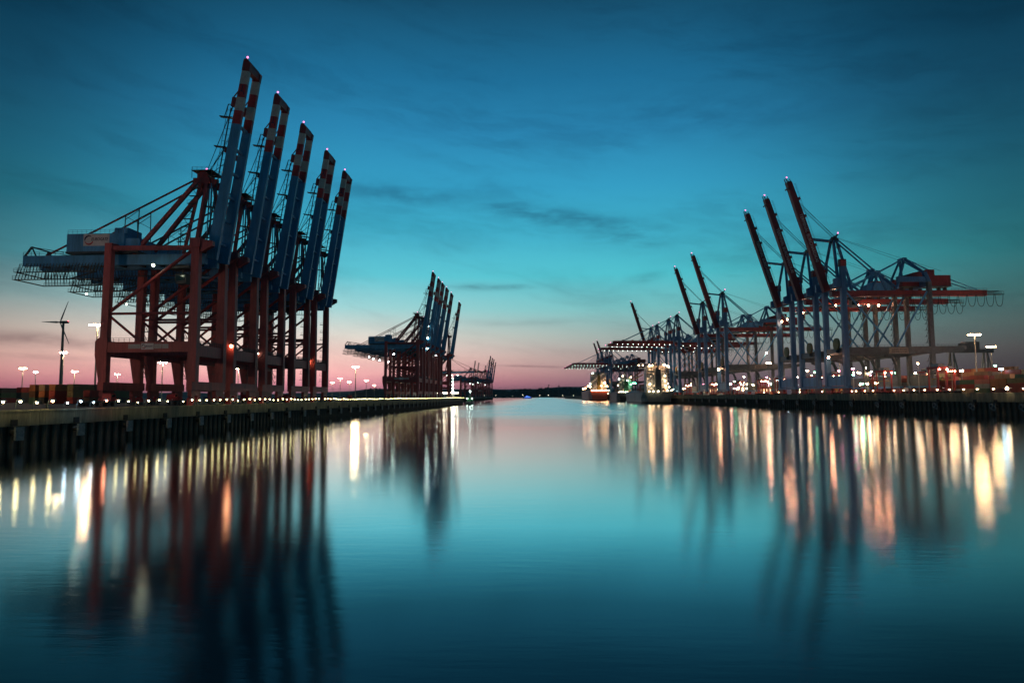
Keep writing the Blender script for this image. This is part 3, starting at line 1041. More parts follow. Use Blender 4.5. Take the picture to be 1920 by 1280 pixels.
        for k in range(11): MB().ball(B(4 + k * 6.6, 1.2, -2.6), .34, n=6, k=4).build('flood_lamp', WL, t)
        for k in range(7): MB().ball((-8 - k * 9, 1.2, 61.9), .34, n=6, k=4).build('flood_lamp', WL, t)
    # festoon cable loops below the tail
    b = MB()
    for k in range(12 if near else 8):
        x0 = -108.5 + k * 5.9
        pts = []
        for i in range(11):
            q = i / 10
            pts.append((x0 + .35 + 5.2 * (q if 0 else (.5 - .5 * math.cos(math.pi * q)) * .55 + q * .45), 1.9, 63.2 - 7.6 * (1 - abs(2 * q - 1) ** 2.6)))
        b.path(pts, .17, 4)
    fest = b.build('festoon_cable', BLACK, t)
    MB().box(-109, -36, 1.8, 2.0, 63.2, 63.5).build('festoon_rail', DARK, t)
    # cable reel beside the water leg
    b = MB()
    rr = [(-.45, 3.6), (-.45, 1.0), (.45, 1.0), (.45, 3.6)]
    b.tube((.0 - .55, 0, 0), (-.40, 0, 0), 3.8, 24).tube((.40, 0, 0), (.55, 0, 0), 3.8, 24).tube((-.40, 0, 0), (.40, 0, 0), 2.9, 20)
    b.xf(lambda X, Y, Z: (X + 2.3, Y + 5.6, Z + 31.5))
    b.build('cable_reel', YEL, t)
    b = MB().box(1.05, 2.8, 5.2, 6.0, 26, 28)
    b.build('reel_bracket', DARK, t)
    # sign with two text lines on the portal beam
    sp = MB().box(-38.5, -26.5, 13.56, 13.7, 25.0, 28.6).build('sign_panel', mat('beige_sign', (.55, .46, .36), .6), t)
    b = MB()
    for xa, xb, za, zb in ((-38.2, -26.8, 28.25, 28.4), (-38.2, -26.8, 25.2, 25.35), (-38.2, -38.05, 25.35, 28.25), (-26.95, -26.8, 25.35, 28.25)):
        b.box(xa, xb, 13.72, 13.76, za, zb)
    rz = random.Random(5)
    for z in (27.3, 26.5, 25.7):
        x = -37.7
        while x < -28:
            w = rz.uniform(.25, .7)
            b.box(x, x + w, 13.72, 13.75, z, z + .5)
            x += w + .18
    b.build('sign_marks', NAVY, sp)
    # cab, hanging hook block with gangway, stairs
    b = MB().column([(55.5, -14, -10.6, -1.6, 1.6), (57, -14.4, -10.3, -1.7, 1.7), (60, -14.4, -10.3, -1.7, 1.7)])
    cb = b.build('operator_cab', LGREY, t)
    MB().box(-14.3, -10.6, 1.72, 1.78, 57, 59.4).build('window', GLASS, cb)
    MB().box(-18, -8, -3.2, 3.2, 60.6, 61.6).build('trolley', DARK, t)
    b = MB()
    for k in range(13):
        z = 12 + k * 3.9
        if 23 < z < 29: continue
        b.box(GX + 1.4, GX + 3.4, 11.2, 13.6, z, z + .14)
        b.rail([(GX + 1.4, 13.6, z), (GX + 3.4, 13.6, z)], 1.1, 2, .09)
        b.beam((GX + 3.2, 12.4, z), (GX + 1.6, 12.4, z + 3.9), .25)
    b.build('leg_stair', DARK, t)
    b = MB()
    for k in range(6):
        z = 73 + k * 4.2
        b.box(-6.6 + k * .6, -3.8 + k * .6, 3.2, 4.6, z, z + .14)
        b.rail([(-6.6 + k * .6, 4.6, z), (-3.8 + k * .6, 4.6, z)], 1.1, 1.4, .09)
        b.beam((-6.4 + k * .6, 3.9, z), (-3.6 + k * .6, 3.9, z + 4.2), .2)
    b.build('mast_stair', DARK, t)
    MB().ball((-4.4, 0, 104.4), .5).build('aviation_lamp', MATS['lamp_pink'], t)
    MB().ball(B(L + 3.6, 1.3, -.6), .5).build('aviation_lamp', MATS['lamp_pink'], t)
    return t


def crane_lamp(t, p, r=.5, m=None):
    MB().ball(p, r, n=8, k=5).build('flood_lamp', m or WARM_L, t)
    MB().box(p[0] - r * 1.1, p[0] + r * 1.1, p[1] - r * 1.1, p[1] + r * 1.1, p[2] + r * .9, p[2] + r * 1.4).build('lamp_hood', DARK, t)


# ------------------------------------------------------------------ place the cranes
ORD = ['nearest', 'second', 'third', 'fourth', 'fifth', 'sixth']
LX = -99.0
gL = 'red and blue gantry cranes in the near left row'
c0 = crane_left('nearest raised red and blue gantry crane of the left row, sign on its machinery house', gL)
ys = [198.3, 222.0, 247.0, 275.0, 300.5]
lab = ['', 'second raised gantry crane of the near left row, right behind the nearest one',
       'middle raised gantry crane of the five in the near left row',
       'fourth raised gantry crane of the near left row, before the last one',
       'last raised gantry crane of the near left row, pink light on its boom']
near_left = [place(c0, (LX, ys[0], QLT))]
for i in range(1, 5): near_left.append(dup(c0, (LX, ys[i], QLT), 0, lab[i], gL))
for k, dx in ((1, -9), (2, 3), (3, 4.5), (4, -16)):
    for ch in near_left[k].children:
        if ch.name.startswith(('trolley', 'operator_cab')): ch.location.x += dx
LAMPW = emis('lamp_crane_white', (.92, 1, .70), 18)
LAMPR = emis('lamp_crane_amber', (1, .50, .25), 34)
LAMPO = emis('lamp_crane_orange', (1, .42, .22), 125)
crane_lamp(near_left[0], (-12.0, -9.5, 40.0), .42, LAMPW)
crane_lamp(near_left[1], (.6, -9.8, 18.4), .45, LAMPR)
crane_lamp(near_left[1], (-3.5, -5.5, 38.4), .32, LAMPW)
crane_lamp(near_left[1], (-50, -6.2, 36.2), .30, LAMPW)
crane_lamp(near_left[1], (-43, -6.2, 36.2), .30, LAMPW)
crane_lamp(near_left[2], (-1.5, -9.6, 17.6), .36, LAMPW)
crane_lamp(near_left[2], (-52, -6.2, 36.2), .30, LAMPW)
crane_lamp(near_left[2], (-46, -6.2, 37.0), .30, LAMPW)
crane_lamp(near_left[4], (-1.8, -9.9, 17.4), .48, LAMPR)
# operator cab hanging lower at the fourth crane
gL2 = 'raised gantry cranes in the second left row'
c1 = crane_left('nearest raised crane of the second left row, beside three lamp masts', gL2, near=False)
ys2 = [551, 581, 604, 631, 664, 729]
lab2 = ['', 'second raised crane of the farther left row', 'third raised crane of the farther left row',
        'fourth raised crane of the farther left row', 'fifth raised crane of the farther left row',
        'raised crane standing apart at the end of the farther left row']
far_left = []
for i, yy in enumerate(ys2):
    far_left.append(place(c1, (LX, yy, QLT)) if i == 0 else dup(c1, (LX, yy, QLT), 0, lab2[i], gL2))
for i, p in ((1, (3, -4.6, 84)), (1, (2.5, -4.6, 62)), (1, (2.2, -4.6, 52)), (1, (2, -4.6, 43)), (3, (1.8, -5, 40)), (0, (-40, -6.2, 34.5)), (1, (-44, -6.2, 34.5)), (2, (-44, -6.2, 34.5)), (3, (-42, -6.2, 34.5)), (0, (-20, -6.2, 36.5)), (2, (-2, -9.9, 20))):
    crane_lamp(far_left[i], p, .55, emis('lamp_crane_cool', (.75, 1, .9), 35))
gL3 = 'small far cranes on the set-back left quay'
c2 = crane_left('far crane with lowered boom on the set-back left quay', gL3, raised=False, near=False, sign=False)
place(c2, (-156, 1150, QLT))
cl = crane_left('far crane with pale lattice boom, left of its pair', 'far cranes with pale lattice booms', near=False, lattice=True, sign=False)
place(cl, (-164, 1600, QLT), 0)
for i, (yy, xx) in enumerate(((1690, -164), (1850, -160))):
    dup(cl, (xx, yy, QLT), 0, ['far crane with pale lattice boom, right of its pair', 'far crane with pale lattice boom beside the dark raised booms'][i])
for i, (yy, xx) in enumerate(((1700, -138), (1790, -140), (1850, -140), (2010, -146))):
    o = dup(c1, (xx, yy, QLT), 0, ['tall dark raised crane of the small far left cluster', 'second dark raised crane of the small far left cluster', 'third dark raised crane of the small far left cluster', 'last raised crane of the far left cluster, nearest the wooded shore'][i], gL3)
GLW = emis('lamp_crane_green', (.75, 1, .75), 40)
for k in range(6): crane_lamp(c2, (-30 + k * 9, -6.5, 38.0), .6, GLW)

# right side
gR = 'blue gantry cranes with red booms in the near right row'
WX = 4.2


def rplace(o, s, dt=0.0): return place(o, qr(s, WX + dt, QRT), math.pi + RRZ)


r0 = crane_right('nearest blue gantry crane of the right row, longest raised red lettered boom', gR)
rc = [rplace(r0, 446.0)]
for s, l in ((485.0, 'middle blue gantry crane of the right row with raised red lettered boom'),
             (524.5, 'third blue gantry crane of the right row, left of the other two lettered booms')):
    o = dup(r0, (0, 0, 0), 0, l, gR)
    rc.append(rplace(o, s))
for i, xs in ((1, (-18, -34, -41, -48)), (2, (-58, -12, -30)), (0, ())):
    for x in xs: crane_lamp(rc[i], (x, 3.4, 61.5), .60, LAMPO)
crane_lamp(rc[2], (-.5, -8, 56), .55, LAMPO)
crane_lamp(rc[2], (-2.6, -3, 57), .55, LAMPO)
crane_lamp(rc[0], (3.2, -4, 23.5), .70, LAMPO)
gR2 = 'raised gantry cranes in the second right row'
r1 = crane_right('nearer raised crane of the pair left of the lettered booms', gR2, near=False, lettering=False)
rplace(r1, 681)
r1b = rplace(dup(r1, (0, 0, 0), 0, 'farther raised crane of the pair left of the lettered booms', gR2), 751)
crane_lamp(r1, (3.2, -4, 25), .9, LAMPO)
crane_lamp(r1, (-38, 14.5, 40), .9, LAMPO)
gR3 = 'cranes with lowered lamp-lit booms on the right quay'
r2 = crane_right('crane with lowered boom strung with lamps, right of three T-shaped mast heads', gR3, raised=False, near=False, lettering=False)
rplace(r2, 866)
rplace(dup(r2, (0, 0, 0), 0, 'crane with lowered lit boom, middle one of three T-shaped mast heads', gR3), 912)
rplace(dup(r2, (0, 0, 0), 0, 'crane with lowered lit boom, left of three T-shaped mast heads', gR3), 985)
rplace(dup(r1, (0, 0, 0), 0, 'lone raised boom crane left of the T-shaped mast heads', gR2), 1027)
for i, s in enumerate((1440, 1500, 1580, 1650)):
    rplace(dup(r2, (0, 0, 0), 0, ['far crane with lowered lit boom reaching farthest left over the big ship', 'second far crane with lowered lit boom above the ships', 'third far crane with lowered lit boom above the ships', 'farthest crane with lowered lit boom above the ships'][i], gR3), s)
for i, s in enumerate((1740, 1810)):
    rplace(dup(r1, (0, 0, 0), 0, ['right one of the two short far raised booms above the big ship', 'left one of the two short far raised booms above the big ship'][i], gR2), s, 38)

# ------------------------------------------------------------------ lamps
def px_dir(u, v):
    """direction of a point of the photograph (1920 x 1280), used to look up where far masts stand"""
    d = cam.matrix_world.to_3x3() @ Vector(((u - 960) / 1280.0, (640 - v) / 1280.0, -1.0))
    return d


def on_height(u, v, z):
    d = px_dir(u, v)
    k = (z - 9.0) / d.z
    return d.x * k, d.y * k


def at_depth(u, y):
    d = px_dir(u, 742)
    return d.x / d.y * y


def quay_lamp_proto(label, group, m, sx, h=1.25, r=.2):
    """lamp on a bent post that leans out over the quay lip (sx: outward direction)"""
    t = thing('quay_lamp', label, 'quay lamp', (0, 0, 0), 0, group)
    MB().path([(0, 0, 0), (0, 0, h * .7), (sx * .25, 0, h + .25), (sx * .55, 0, h + .42)], .06, 6).build('post', DARK, t)
    MB().ball((sx * .85, 0, h + .12), r, n=8, k=5).build('bulb', m, t)
    k = r * 2.1
    MB().loft([[(sx * .85 - k, -k, h + .2), (sx * .85 + k, -k, h + .2), (sx * .85 + k, k, h + .2), (sx * .85 - k, k, h + .2)],
               [(sx * .85 - k * .5, -k * .5, h + .52), (sx * .85 + k * .5, -k * .5, h + .52), (sx * .85 + k * .5, k * .5, h + .52), (sx * .85 - k * .5, k * .5, h + .52)]]).build('lamp_shade', WHITE, t)
    return t


QW = emis('lamp_quay_white', (1, .84, .38), 32)
QY = emis('lamp_quay_yellow', (1, .80, .36), 60)
QB = emis('lamp_quay_blue', (.55, .80, 1), 60)
QR_ = emis('lamp_quay_red', (1, .30, .16), 60)
protoW = quay_lamp_proto('small white quay lamp in the long row along the left quay edge', 'quay lamps along the left quay edge', QW, 1)
protoY = quay_lamp_proto('yellow quay lamp at the near end of the left quay edge', 'yellow quay lamps at the near left quay edge', QY, 1)
protoB = quay_lamp_proto('cold blue white quay lamp between the yellow ones and the red one', 'blue white quay lamps on the left quay edge', QB, 1)
protoR = quay_lamp_proto('single red quay lamp on the left quay edge', None, QR_, 1)
used = set()


def use(p, loc, rz=0.0, label=None):
    if p.name in used: return dup(p, loc, rz, label)
    used.add(p.name)
    if label: p['label'] = label
    return place(p, loc, rz)


y = 104.0
i = 0
while y < 826 and i < 190:
    p = protoW
    if y < 130: p = protoY
    elif y < 143: p = protoB
    elif y < 147: p = protoR
    if i % 29 != 17:
        nm_ = ordinal(i + 1)
        o = use(p, (QL - .1, y + random.uniform(-.25, .25), QLT + .06), random.uniform(-.12, .12),
                None if p is protoR else ('yellow' if p is protoY else 'cold blue white' if p is protoB else 'small white') + ' lamp on the left quay edge, %s from near end' % nm_)
        k = random.uniform(.72, 1.12) * (1 if y < 330 else .8 if y < 520 else .62)
        o.scale = (k, k, k)
    y += 4.05
    i += 1
QO = emis('lamp_quay_warm', (1, .60, .32), 30)
protoO = quay_lamp_proto('warm quay lamp in the row along the right quay edge', 'quay lamps along the right quay edge', QO, -1, 1.5, .36)
for i, s in enumerate([262, 269, 281, 298, 308, 317, 327, 336, 346, 355, 364, 373, 394, 403, 413, 418, 457, 492, 530, 560]):
    use(protoO, qr(s, .1, QRT + .06), 0, 'warm quay lamp on the right quay edge, %s from the right' % ordinal(i + 1))
protoO2 = quay_lamp_proto('large bright lamp on the right quay edge beside the tall mast', None, emis('lamp_quay_big', (1, .70, .40), 40), -1, 1.6, .62)
use(protoO2, qr(290, .1, QRT + .06))


def lamp_mast(label, group, h, zb, m, r=.55, n=4, w=4.0):
    t = thing('lamp_mast', label, 'lamp mast', (0, 0, 0), 0, group)
    MB().tube((0, 0, 0), (0, 0, h), .55, 10, 0, .30).build('pole', LGREY, t)
    MB().tube((0, 0, 0), (0, 0, .8), 1.0, 10).build('foot', CONC, t)
    MB().box(-w / 2, w / 2, -.25, .25, h, h + .35).build('crossarm', GREY, t)
    for k in range(n):
        x = -w / 2 + w * (k + .5) / n
        lt = MB().column([(h - .55, x - r, x + r, -.75, -.1), (h - .02, x - r * .7, x + r * .7, -.6, -.1)]).build('lamp', m, t)
        MB().column([(h - .55, x - r, x + r, .1, .75), (h - .02, x - r * .7, x + r * .7, .1, .6)]).build('lamp', m, t)
    return t


M1 = emis('mast_lamp_orange', (1, .54, .24), 210)
M2 = emis('mast_lamp_yellow', (1, .72, .36), 420)
M3 = emis('mast_lamp_cool', (.80, 1, .85), 160)
big = lamp_mast('tall lamp mast with glowing orange head left of the nearest crane', None, 40, 0, M1, .62, 6, 8.4)
x, y = on_height(183, 609, 46.7)
place(big, (x, y, QLT))
x, y = on_height(119, 660, 41)
b2 = lamp_mast('lamp mast in front of the wind turbine tower', None, 34, 0, M2, .55, 4, 4.6)
place(b2, (x, y, QLT))
lm = lamp_mast('lamp mast', 'yard lamp masts on the left', 33, 0, M2, 1.0, 3, 7)
rows = [(43, 690, 'small lamp mast above the dark containers at the left edge'),
        (140, 696, 'small lamp mast between the turbine tower and the tall orange mast'),
        (220, 701, 'small lamp mast seen under the near crane portal'),
        (305, 679, 'twin headed lamp mast framed by the second portal opening'),
        (447, 690, 'lamp mast framed by the narrow portal opening of the third crane'),
        (623, 717, 'tiny far lamp mast just right of the last near crane'),
        (638, 709, 'lamp mast right of the near cranes, left of the tallest of that group'),
        (667, 687, 'tallest lamp mast between the two left crane rows'),
        (655, 716, 'tiny far lamp mast behind the tallest of the middle group'),
        (687, 713, 'lamp mast right of the tallest of the middle group'),
        (702, 722, 'tiny lamp mast close to the farther left crane row')]
for i, (u, v, l) in enumerate(rows):
    x, y = on_height(u, v, 40)
    if i == 0:
        lm['label'] = l
        place(lm, (x, y, QLT))
    else: dup(lm, (x, y, QLT), 0, l)
x, y = on_height(67, 697, 40)
place(lamp_mast('small lamp mast with cold greenish white glare at left', None, 33, 0, M3, .9, 3, 4), (x, y, QLT))
# a yard mast just outside the left edge that lights the container ends
place(lamp_mast('lamp mast in the left yard before the container rows', None, 20, 0, M1, .7, 4, 5.4), (-204, 233, QLT))
MF = emis('mast_lamp_sodium', (1, .52, .34), 450)
place(lamp_mast('added lamp mast out of view on the left quay, brightening the near cranes', None, 26, 0, MF, .7, 4, 5.4), (-150, 118, QLT))  # unseen mast added to brighten and redden the near crane legs
M4 = emis('mast_lamp_amber', (1, .56, .25), 135)
x, y = on_height(1827, 625, 47)
place(lamp_mast('tallest lamp mast at right with broad white orange head', None, 37, 0, M4, .9, 4, 7.4), (x, y, QRT))
x, y = on_height(1858, 648, 47)
place(lamp_mast('second tall lamp mast at the far right, lower and behind', None, 37, 0, M4, .8, 4, 7), (x, y, QRT))

MR = emis('mast_lamp_added_right', (1, .50, .34), 620)
place(lamp_mast('added lamp mast out of view on the right quay, lighting the containers', None, 28, 0, MR, .8, 4, 6), qr(285, 52, QRT))  # added out of view so the container ends and sides catch light
place(lamp_mast('added lamp mast out of view before the right container rows', None, 24, 0, MR, .8, 4, 6), qr(345, 84, QRT))  # second unseen mast, put in to light the container rows
for u, v, l in ((1640, 661, 'tall amber lamp mast behind the nearest right crane portal'), (1573, 664, 'tall amber lamp mast between the second and nearest right cranes'),
                (1441, 679, 'amber lamp mast right of the raised boom pair'), (1404, 690, 'lower amber lamp mast near the raised boom pair'), (1361, 692, 'amber lamp mast by the legs of the raised boom pair')):
    x, y = on_height(u, v, 44)
    place(lamp_mast(l, None, 34, 0, MF, .7, 3, 5), (x, y, QRT))

# ------------------------------------------------------------------ wind turbine
wtb = thing('wind_turbine', 'wind turbine with dark tower and a red light on its nacelle', 'wind turbine')
hub = 118
x, y = on_height(119, 604, hub + QLT)
place(wtb, (x, y, QLT))
MB().tube((0, 0, 0), (0, 0, hub - 1), 2.3, 14, 0, 1.5).build('tower', GREY, wtb)
MB().loft([[(x_, -1.8 * k, hub - 1.9 * k), (x_, 1.8 * k, hub - 1.9 * k), (x_, 1.8 * k, hub + 1.9 * k), (x_, -1.8 * k, hub + 1.9 * k)] for x_, k in ((-4.5, .8), (-2, 1), (6, 1), (8, .7))]).build('nacelle', DARK, wtb)
MB().ball((-5.2, 0, hub), 1.6).build('hub', DARK, wtb)
for k in range(3):
    a = R(25 + 120 * k)
    b = MB().loft([[(-5.2 - .3, math.sin(a) * s + math.cos(a) * w, hub + math.cos(a) * s - math.sin(a) * w), (-5.2 + .1, math.sin(a) * s + math.cos(a) * w, hub + math.cos(a) * s - math.sin(a) * w),
                    (-5.2 + .1, math.sin(a) * s - math.cos(a) * w, hub + math.cos(a) * s + math.sin(a) * w), (-5.2 - .3, math.sin(a) * s - math.cos(a) * w, hub + math.cos(a) * s + math.sin(a) * w)]
                   for s, w in ((1.2, .7), (8, 1.5), (22, .9), (38, .25))])
    b.build('blade', LGREY, wtb)
MB().ball((7.4, 0, hub + 1.6), .8).build('warning_lamp', emis('lamp_red', (1, .08, .10), 10), wtb)

# ------------------------------------------------------------------ containers
def container_mesh(m):
    b = MB()
    L, w, h = 12.19, 1.22, 2.59
    n = 24
    loop = []
    b.box(-w + .05, w - .05, .06, L - .06, .12, h - .04)
    # ribs give the long sides their corrugation
    for k in range(n):
        y0 = .35 + k * (L - .7) / n
        for sx in (-1, 1):
            b.box(sx * (w - .03) - .025, sx * (w - .03) + .025, y0, y0 + .24, .22, h - .2)
    for sx in (-1, 1):
        b.box(sx * (w - .08) - .08, sx * (w - .08) + .08, 0, L, 0, .16)
        b.box(sx * (w - .08) - .08, sx * (w - .08) + .08, 0, L, h - .12, h)
        for y0 in (0, L - .16): b.box(sx * (w - .08) - .085, sx * (w - .08) + .085, y0 - .005, y0 + .165, .02, h - .02)
    return b.mesh('container', m)


_door = MB().box(-1.12, -.02, -.05, .05, .2, 2.45)
for x in (-.85, -.3): _door.tube((x, -.09, .2), (x, -.09, 2.45), .035, 5)
CCOL = {'red': (.34, .045, .035), 'orange': (.46, .17, .06), 'brown': (.17, .085, .045), 'maroon': (.19, .03, .035), 'blue': (.04, .10, .22),
        'green': (.05, .13, .075), 'grey': (.30, .31, .30), 'olive': (.20, .17, .07), 'black': (.05, .06, .055), 'tan': (.42, .30, .17), 'pink': (.48, .13, .12)}
CM, DM = {}, {}
for k, c in CCOL.items():
    mm = mat('container_' + k, c, .55, vary=.25, scale=.4, streak=True)
    CM[k] = container_mesh(mm)
    DM[k] = _door.mesh('door', mm)


def container(col, loc, rz, label, group, doors=True):
    o = link('container', CM[col], None, loc, rz)
    tag(o, label, 'container', group)
    if doors:
        link('door', DM[col], o)
        d = link('door', DM[col], o)
        d.scale = (-1, 1, 1)
    return o


NTH = ['lowest', 'second', 'third', 'fourth', 'fifth', 'sixth']
T_HAN = text_mesh('lettering', 'HANJIN', 1.15, LGREY, space=1.9)
# left yard: rows that run along the quay with their lit ends towards the camera
lrows = [(35, 330, ['black', 'black', 'red'], 'far left red topped'), (60, 268, ['green', 'brown', 'orange'], 'brown and orange'), (78, 266, ['black', 'orange', 'tan'], 'tan topped'),
         (97, 264, ['red', 'red', 'orange'], 'orange over red'), (131, 262, ['red', 'olive', 'olive'], 'olive'), (162, 250, ['brown', 'red'], 'low red')]
gC = 'stacked containers in the left yard'
for (u, y0, cols, nm) in lrows:
    x0 = at_depth(u, y0)
    for k in range(3 if len(cols) > 2 else 1):
        for j, cc in enumerate(cols):
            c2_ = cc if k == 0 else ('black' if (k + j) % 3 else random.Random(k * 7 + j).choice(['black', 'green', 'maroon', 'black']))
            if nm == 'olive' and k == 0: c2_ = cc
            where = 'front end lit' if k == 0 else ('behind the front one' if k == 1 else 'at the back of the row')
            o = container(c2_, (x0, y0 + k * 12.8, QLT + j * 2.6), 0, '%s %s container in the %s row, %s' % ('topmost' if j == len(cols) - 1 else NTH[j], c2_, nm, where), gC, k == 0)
            if nm == 'olive' and k > 0 and j == 2:
                put_text(T_HAN, o, (1.28, 6.1, 1.3), (0, 1, 0), (0, 0, 1))
for q, (u, y0) in enumerate(((-2, 345), (12, 352), (24, 372), (48, 390), (-20, 340))):
    for k in range(2):
        for j in range(3):
            cc = random.Random(q * 9 + k * 3 + j).choice(['black', 'green', 'black', 'maroon', 'blue'])
            container(cc, (at_depth(u, y0), y0 + k * 12.8, QLT + j * 2.6), 0,
                      '%s %s container in the %s dark back row at left, %s' % (NTH[j], cc, ordinal(q + 1), 'near one' if k == 0 else 'far one'), gC, False)
# a few stacks and a shed between the portal legs, far back
for q, (x0, y0) in enumerate(((-150, 300), (-146, 330), (-141, 360), (-150, 400), (-160, 430), (-150, 470), (-146, 640), (-152, 690), (-148, 740))):
    cc = ['blue', 'grey', 'grey', 'red', 'green', 'brown', 'maroon', 'brown', 'red'][q]
    container(cc, (x0, y0, QLT), 0, '%s single container under the left cranes, %s along the quay' % (cc, ordinal(q + 1)), gC, True)

# right yard: long rows beside the lamps
gD = 'stacked containers in the right yard'
rr = random.Random(21)
pal = ['red', 'pink', 'maroon', 'orange', 'brown', 'olive', 'grey', 'red', 'tan', 'pink', 'blue', 'green']
for row, (t0, s0, s1, lv) in enumerate(((64, 342, 640, 3), (70, 352, 600, 4), (80, 366, 560, 5), (92, 392, 520, 6))):
    k = 0
    s = s0
    while s < s1:
        n = max(1, lv - (1 if rr.random() < .35 else 0))
        lo = 0 if row == 0 else max(0, lv - 2)
        for j in range(n):
            if row and j < lo - 1: continue
            cc = rr.choice(pal)
            container(cc, qr(s, t0, QRT + j * 2.6), RRZ, '%s %s container, %s stack from the right in %s right yard row' % (NTH[j], cc, ordinal(k + 1), ['the front', 'the second', 'the third', 'the rearmost'][row]), gD, row < 2)
        s += 12.9 + (8 if rr.random() < .12 else 0)
        k += 1

# ------------------------------------------------------------------ vehicles and small things on the quays
def straddle(label, group):
    t = thing('straddle_carrier', label, 'straddle carrier', (0, 0, 0), 0, group)
    for sx in (-2.3, 2.3):
        for sy in (-4, 4): MB().box(sx - .3, sx + .3, sy - .35, sy + .35, 1.3, 13).build('leg', BRED, t)
        MB().box(sx - .4, sx + .4, -5.4, 5.4, .9, 1.7).build('side_beam', BRED, t)
        for k in range(4): MB().tube((sx - .3, -4.5 + k * 3, .75), (sx + .3, -4.5 + k * 3, .75), .75, 12).build('wheel', BLACK, t)
    MB().box(-2.7, 2.7, -5, 5, 13, 14.2).build('top_frame', BRED, t)
    MB().box(-1.6, 1.6, -3.4, 2.6, 14.2, 15.8).build('engine_house', LGREY, t)
    cb = MB().column([(10.6, -2.9, -1.2, 4.5, 6.4), (12.9, -2.9, -1.2, 4.5, 6.6)]).build('cab', WHITE, t)
    MB().box(-2.95, -2.91, 4.7, 6.3, 11.2, 12.6).build('window', GLASS, cb)
    MB().box(-1.2, 1.2, -3.4, 3.4, 7.4, 7.9).build('spreader', YEL, t)
    for sx in (-2, 2): MB().ball((sx, -5.2, 12.6), .34).build('work_lamp', WARM_L, t)
    return t


st = straddle('red straddle carrier in the right yard', 'straddle carriers in the right yard')
rs = random.Random(4)
for i in range(22):
    s = 380 + i * 27 + rs.uniform(-8, 8)
    t_ = rs.choice([24, 32, 40, 50, 64, 100])
    l = 'red straddle carrier with lit lamps in the right yard, %s from the right end' % (['first', 'second', 'third', 'fourth', 'fifth', 'sixth', 'seventh', 'eighth', 'ninth', 'tenth', 'eleventh', 'twelfth', 'thirteenth', 'fourteenth', 'fifteenth', 'sixteenth', 'seventeenth', 'eighteenth', 'nineteenth', 'twentieth', 'twenty first', 'twenty second'][i])
    if i == 0:
        st['label'] = l
        place(st, qr(s, t_, QRT), RRZ)
    else: dup(st, qr(s, t_, QRT), RRZ, l)


def truck(label, group, cabm):
    t = thing('terminal_tractor', label, 'terminal tractor', (0, 0, 0), 0, group)
    MB().box(-1.1, 1.1, -8, 4.2, 1.0, 1.35).build('chassis', DARK, t)
    cb = MB().loft([[(x_, 1.8, 1.4), (x_, 4.1, 1.4), (x_, 4.2, 2.3), (x_, 3.7, 3.3), (x_, 1.9, 3.4)] for x_ in (-1.2, 1.2)]).build('cab', cabm, t)
    MB().box(-1.22, -1.205, 2.2, 3.7, 2.4, 3.1).build('window', GLASS, cb)
    MB().box(1.205, 1.22, 2.2, 3.7, 2.4, 3.1).build('window', GLASS, cb)
    for yy in (-7, -5.7, -.5, 3.0):
        for sx in (-.95, .95): MB().tube((sx - .2, yy, .52), (sx + .2, yy, .52), .52, 12).build('wheel', BLACK, t)
    for sx in (-.7, .7): MB().box(sx - .16, sx + .16, 4.2, 4.28, 1.5, 1.75).build('headlight', WHITE, t)
    return t


tk = truck('red terminal tractor', 'terminal tractors under the left cranes', BRED)
spots = [(-116, 176, 'red terminal tractor left of the first pair of near crane legs'), (-113, 208, 'red terminal tractor between the legs of the nearest crane and the second'),
         (-110, 236, 'red terminal tractor under the second crane'), (-114, 262, 'red terminal tractor under the middle near crane'), (-111, 290, 'red terminal tractor under the fourth near crane'), (-118, 420, 'red terminal tractor on the open quay between the left crane rows')]
for i, (x, y, l) in enumerate(spots):
    o = tk if i == 0 else dup(tk, (0, 0, 0), 0, l)
    o['label'] = l
    place(o, (x, y, QLT), R(180 if i % 2 else 0))
tk2 = truck('white terminal tractor on the right quay', None, WHITE)
place(tk2, qr(400, 22, QRT), RRZ)
dup(tk, qr(452, 24, QRT), RRZ, 'red terminal tractor between the nearest right crane legs')['group'] = 'terminal tractors on the right quay'
dup(tk, qr(360, 20, QRT), RRZ, 'red terminal tractor near the right lamps, before the cranes')['group'] = 'terminal tractors on the right quay'

# mooring bollards along both edges
bo = MB().column([(0, -.35, .35, -.35, .35), (.12, -.35, .35, -.35, .35)]).tube((0, 0, .12), (0, 0, .6), .2, 10).tube((0, 0, .6), (0, 0, .85), .34, 10, 0, .28)
bom = bo.mesh('bollard', BLACK)
for i in range(24):
    tag(link('bollard', bom, None, (QL - 1.3, 113 + i * 16.5, QLT + .07)), 'squat black mooring bollard on the left quay edge, %s from the near end' % ordinal(i + 1), 'bollard', 'mooring bollards on the left quay edge')
# red barrier cabinets by the crane feet
cab = MB().box(-.7, .7, -.6, .6, 0, 1.9).box(-.75, .75, -.65, .65, 1.9, 2.0).box(-.72, -.7, -.4, .4, .4, 1.6)
cabm = cab.mesh('service_cabinet', BRED)
for i, (x, y) in enumerate(((-97.4, 186), (-97.4, 209.5), (-97.4, 225), (-97.4, 234.5), (-97.4, 259), (-97.4, 287), (-97.4, 312), (-97.4, 330))):
    tag(link('service_cabinet', cabm, None, (x, y, QLT)), 'red service cabinet at the water side crane rail, %s of the row' % ['first', 'second', 'third', 'fourth', 'fifth', 'sixth', 'seventh', 'last'][i], 'service cabinet', 'red service cabinets at the left crane rail')

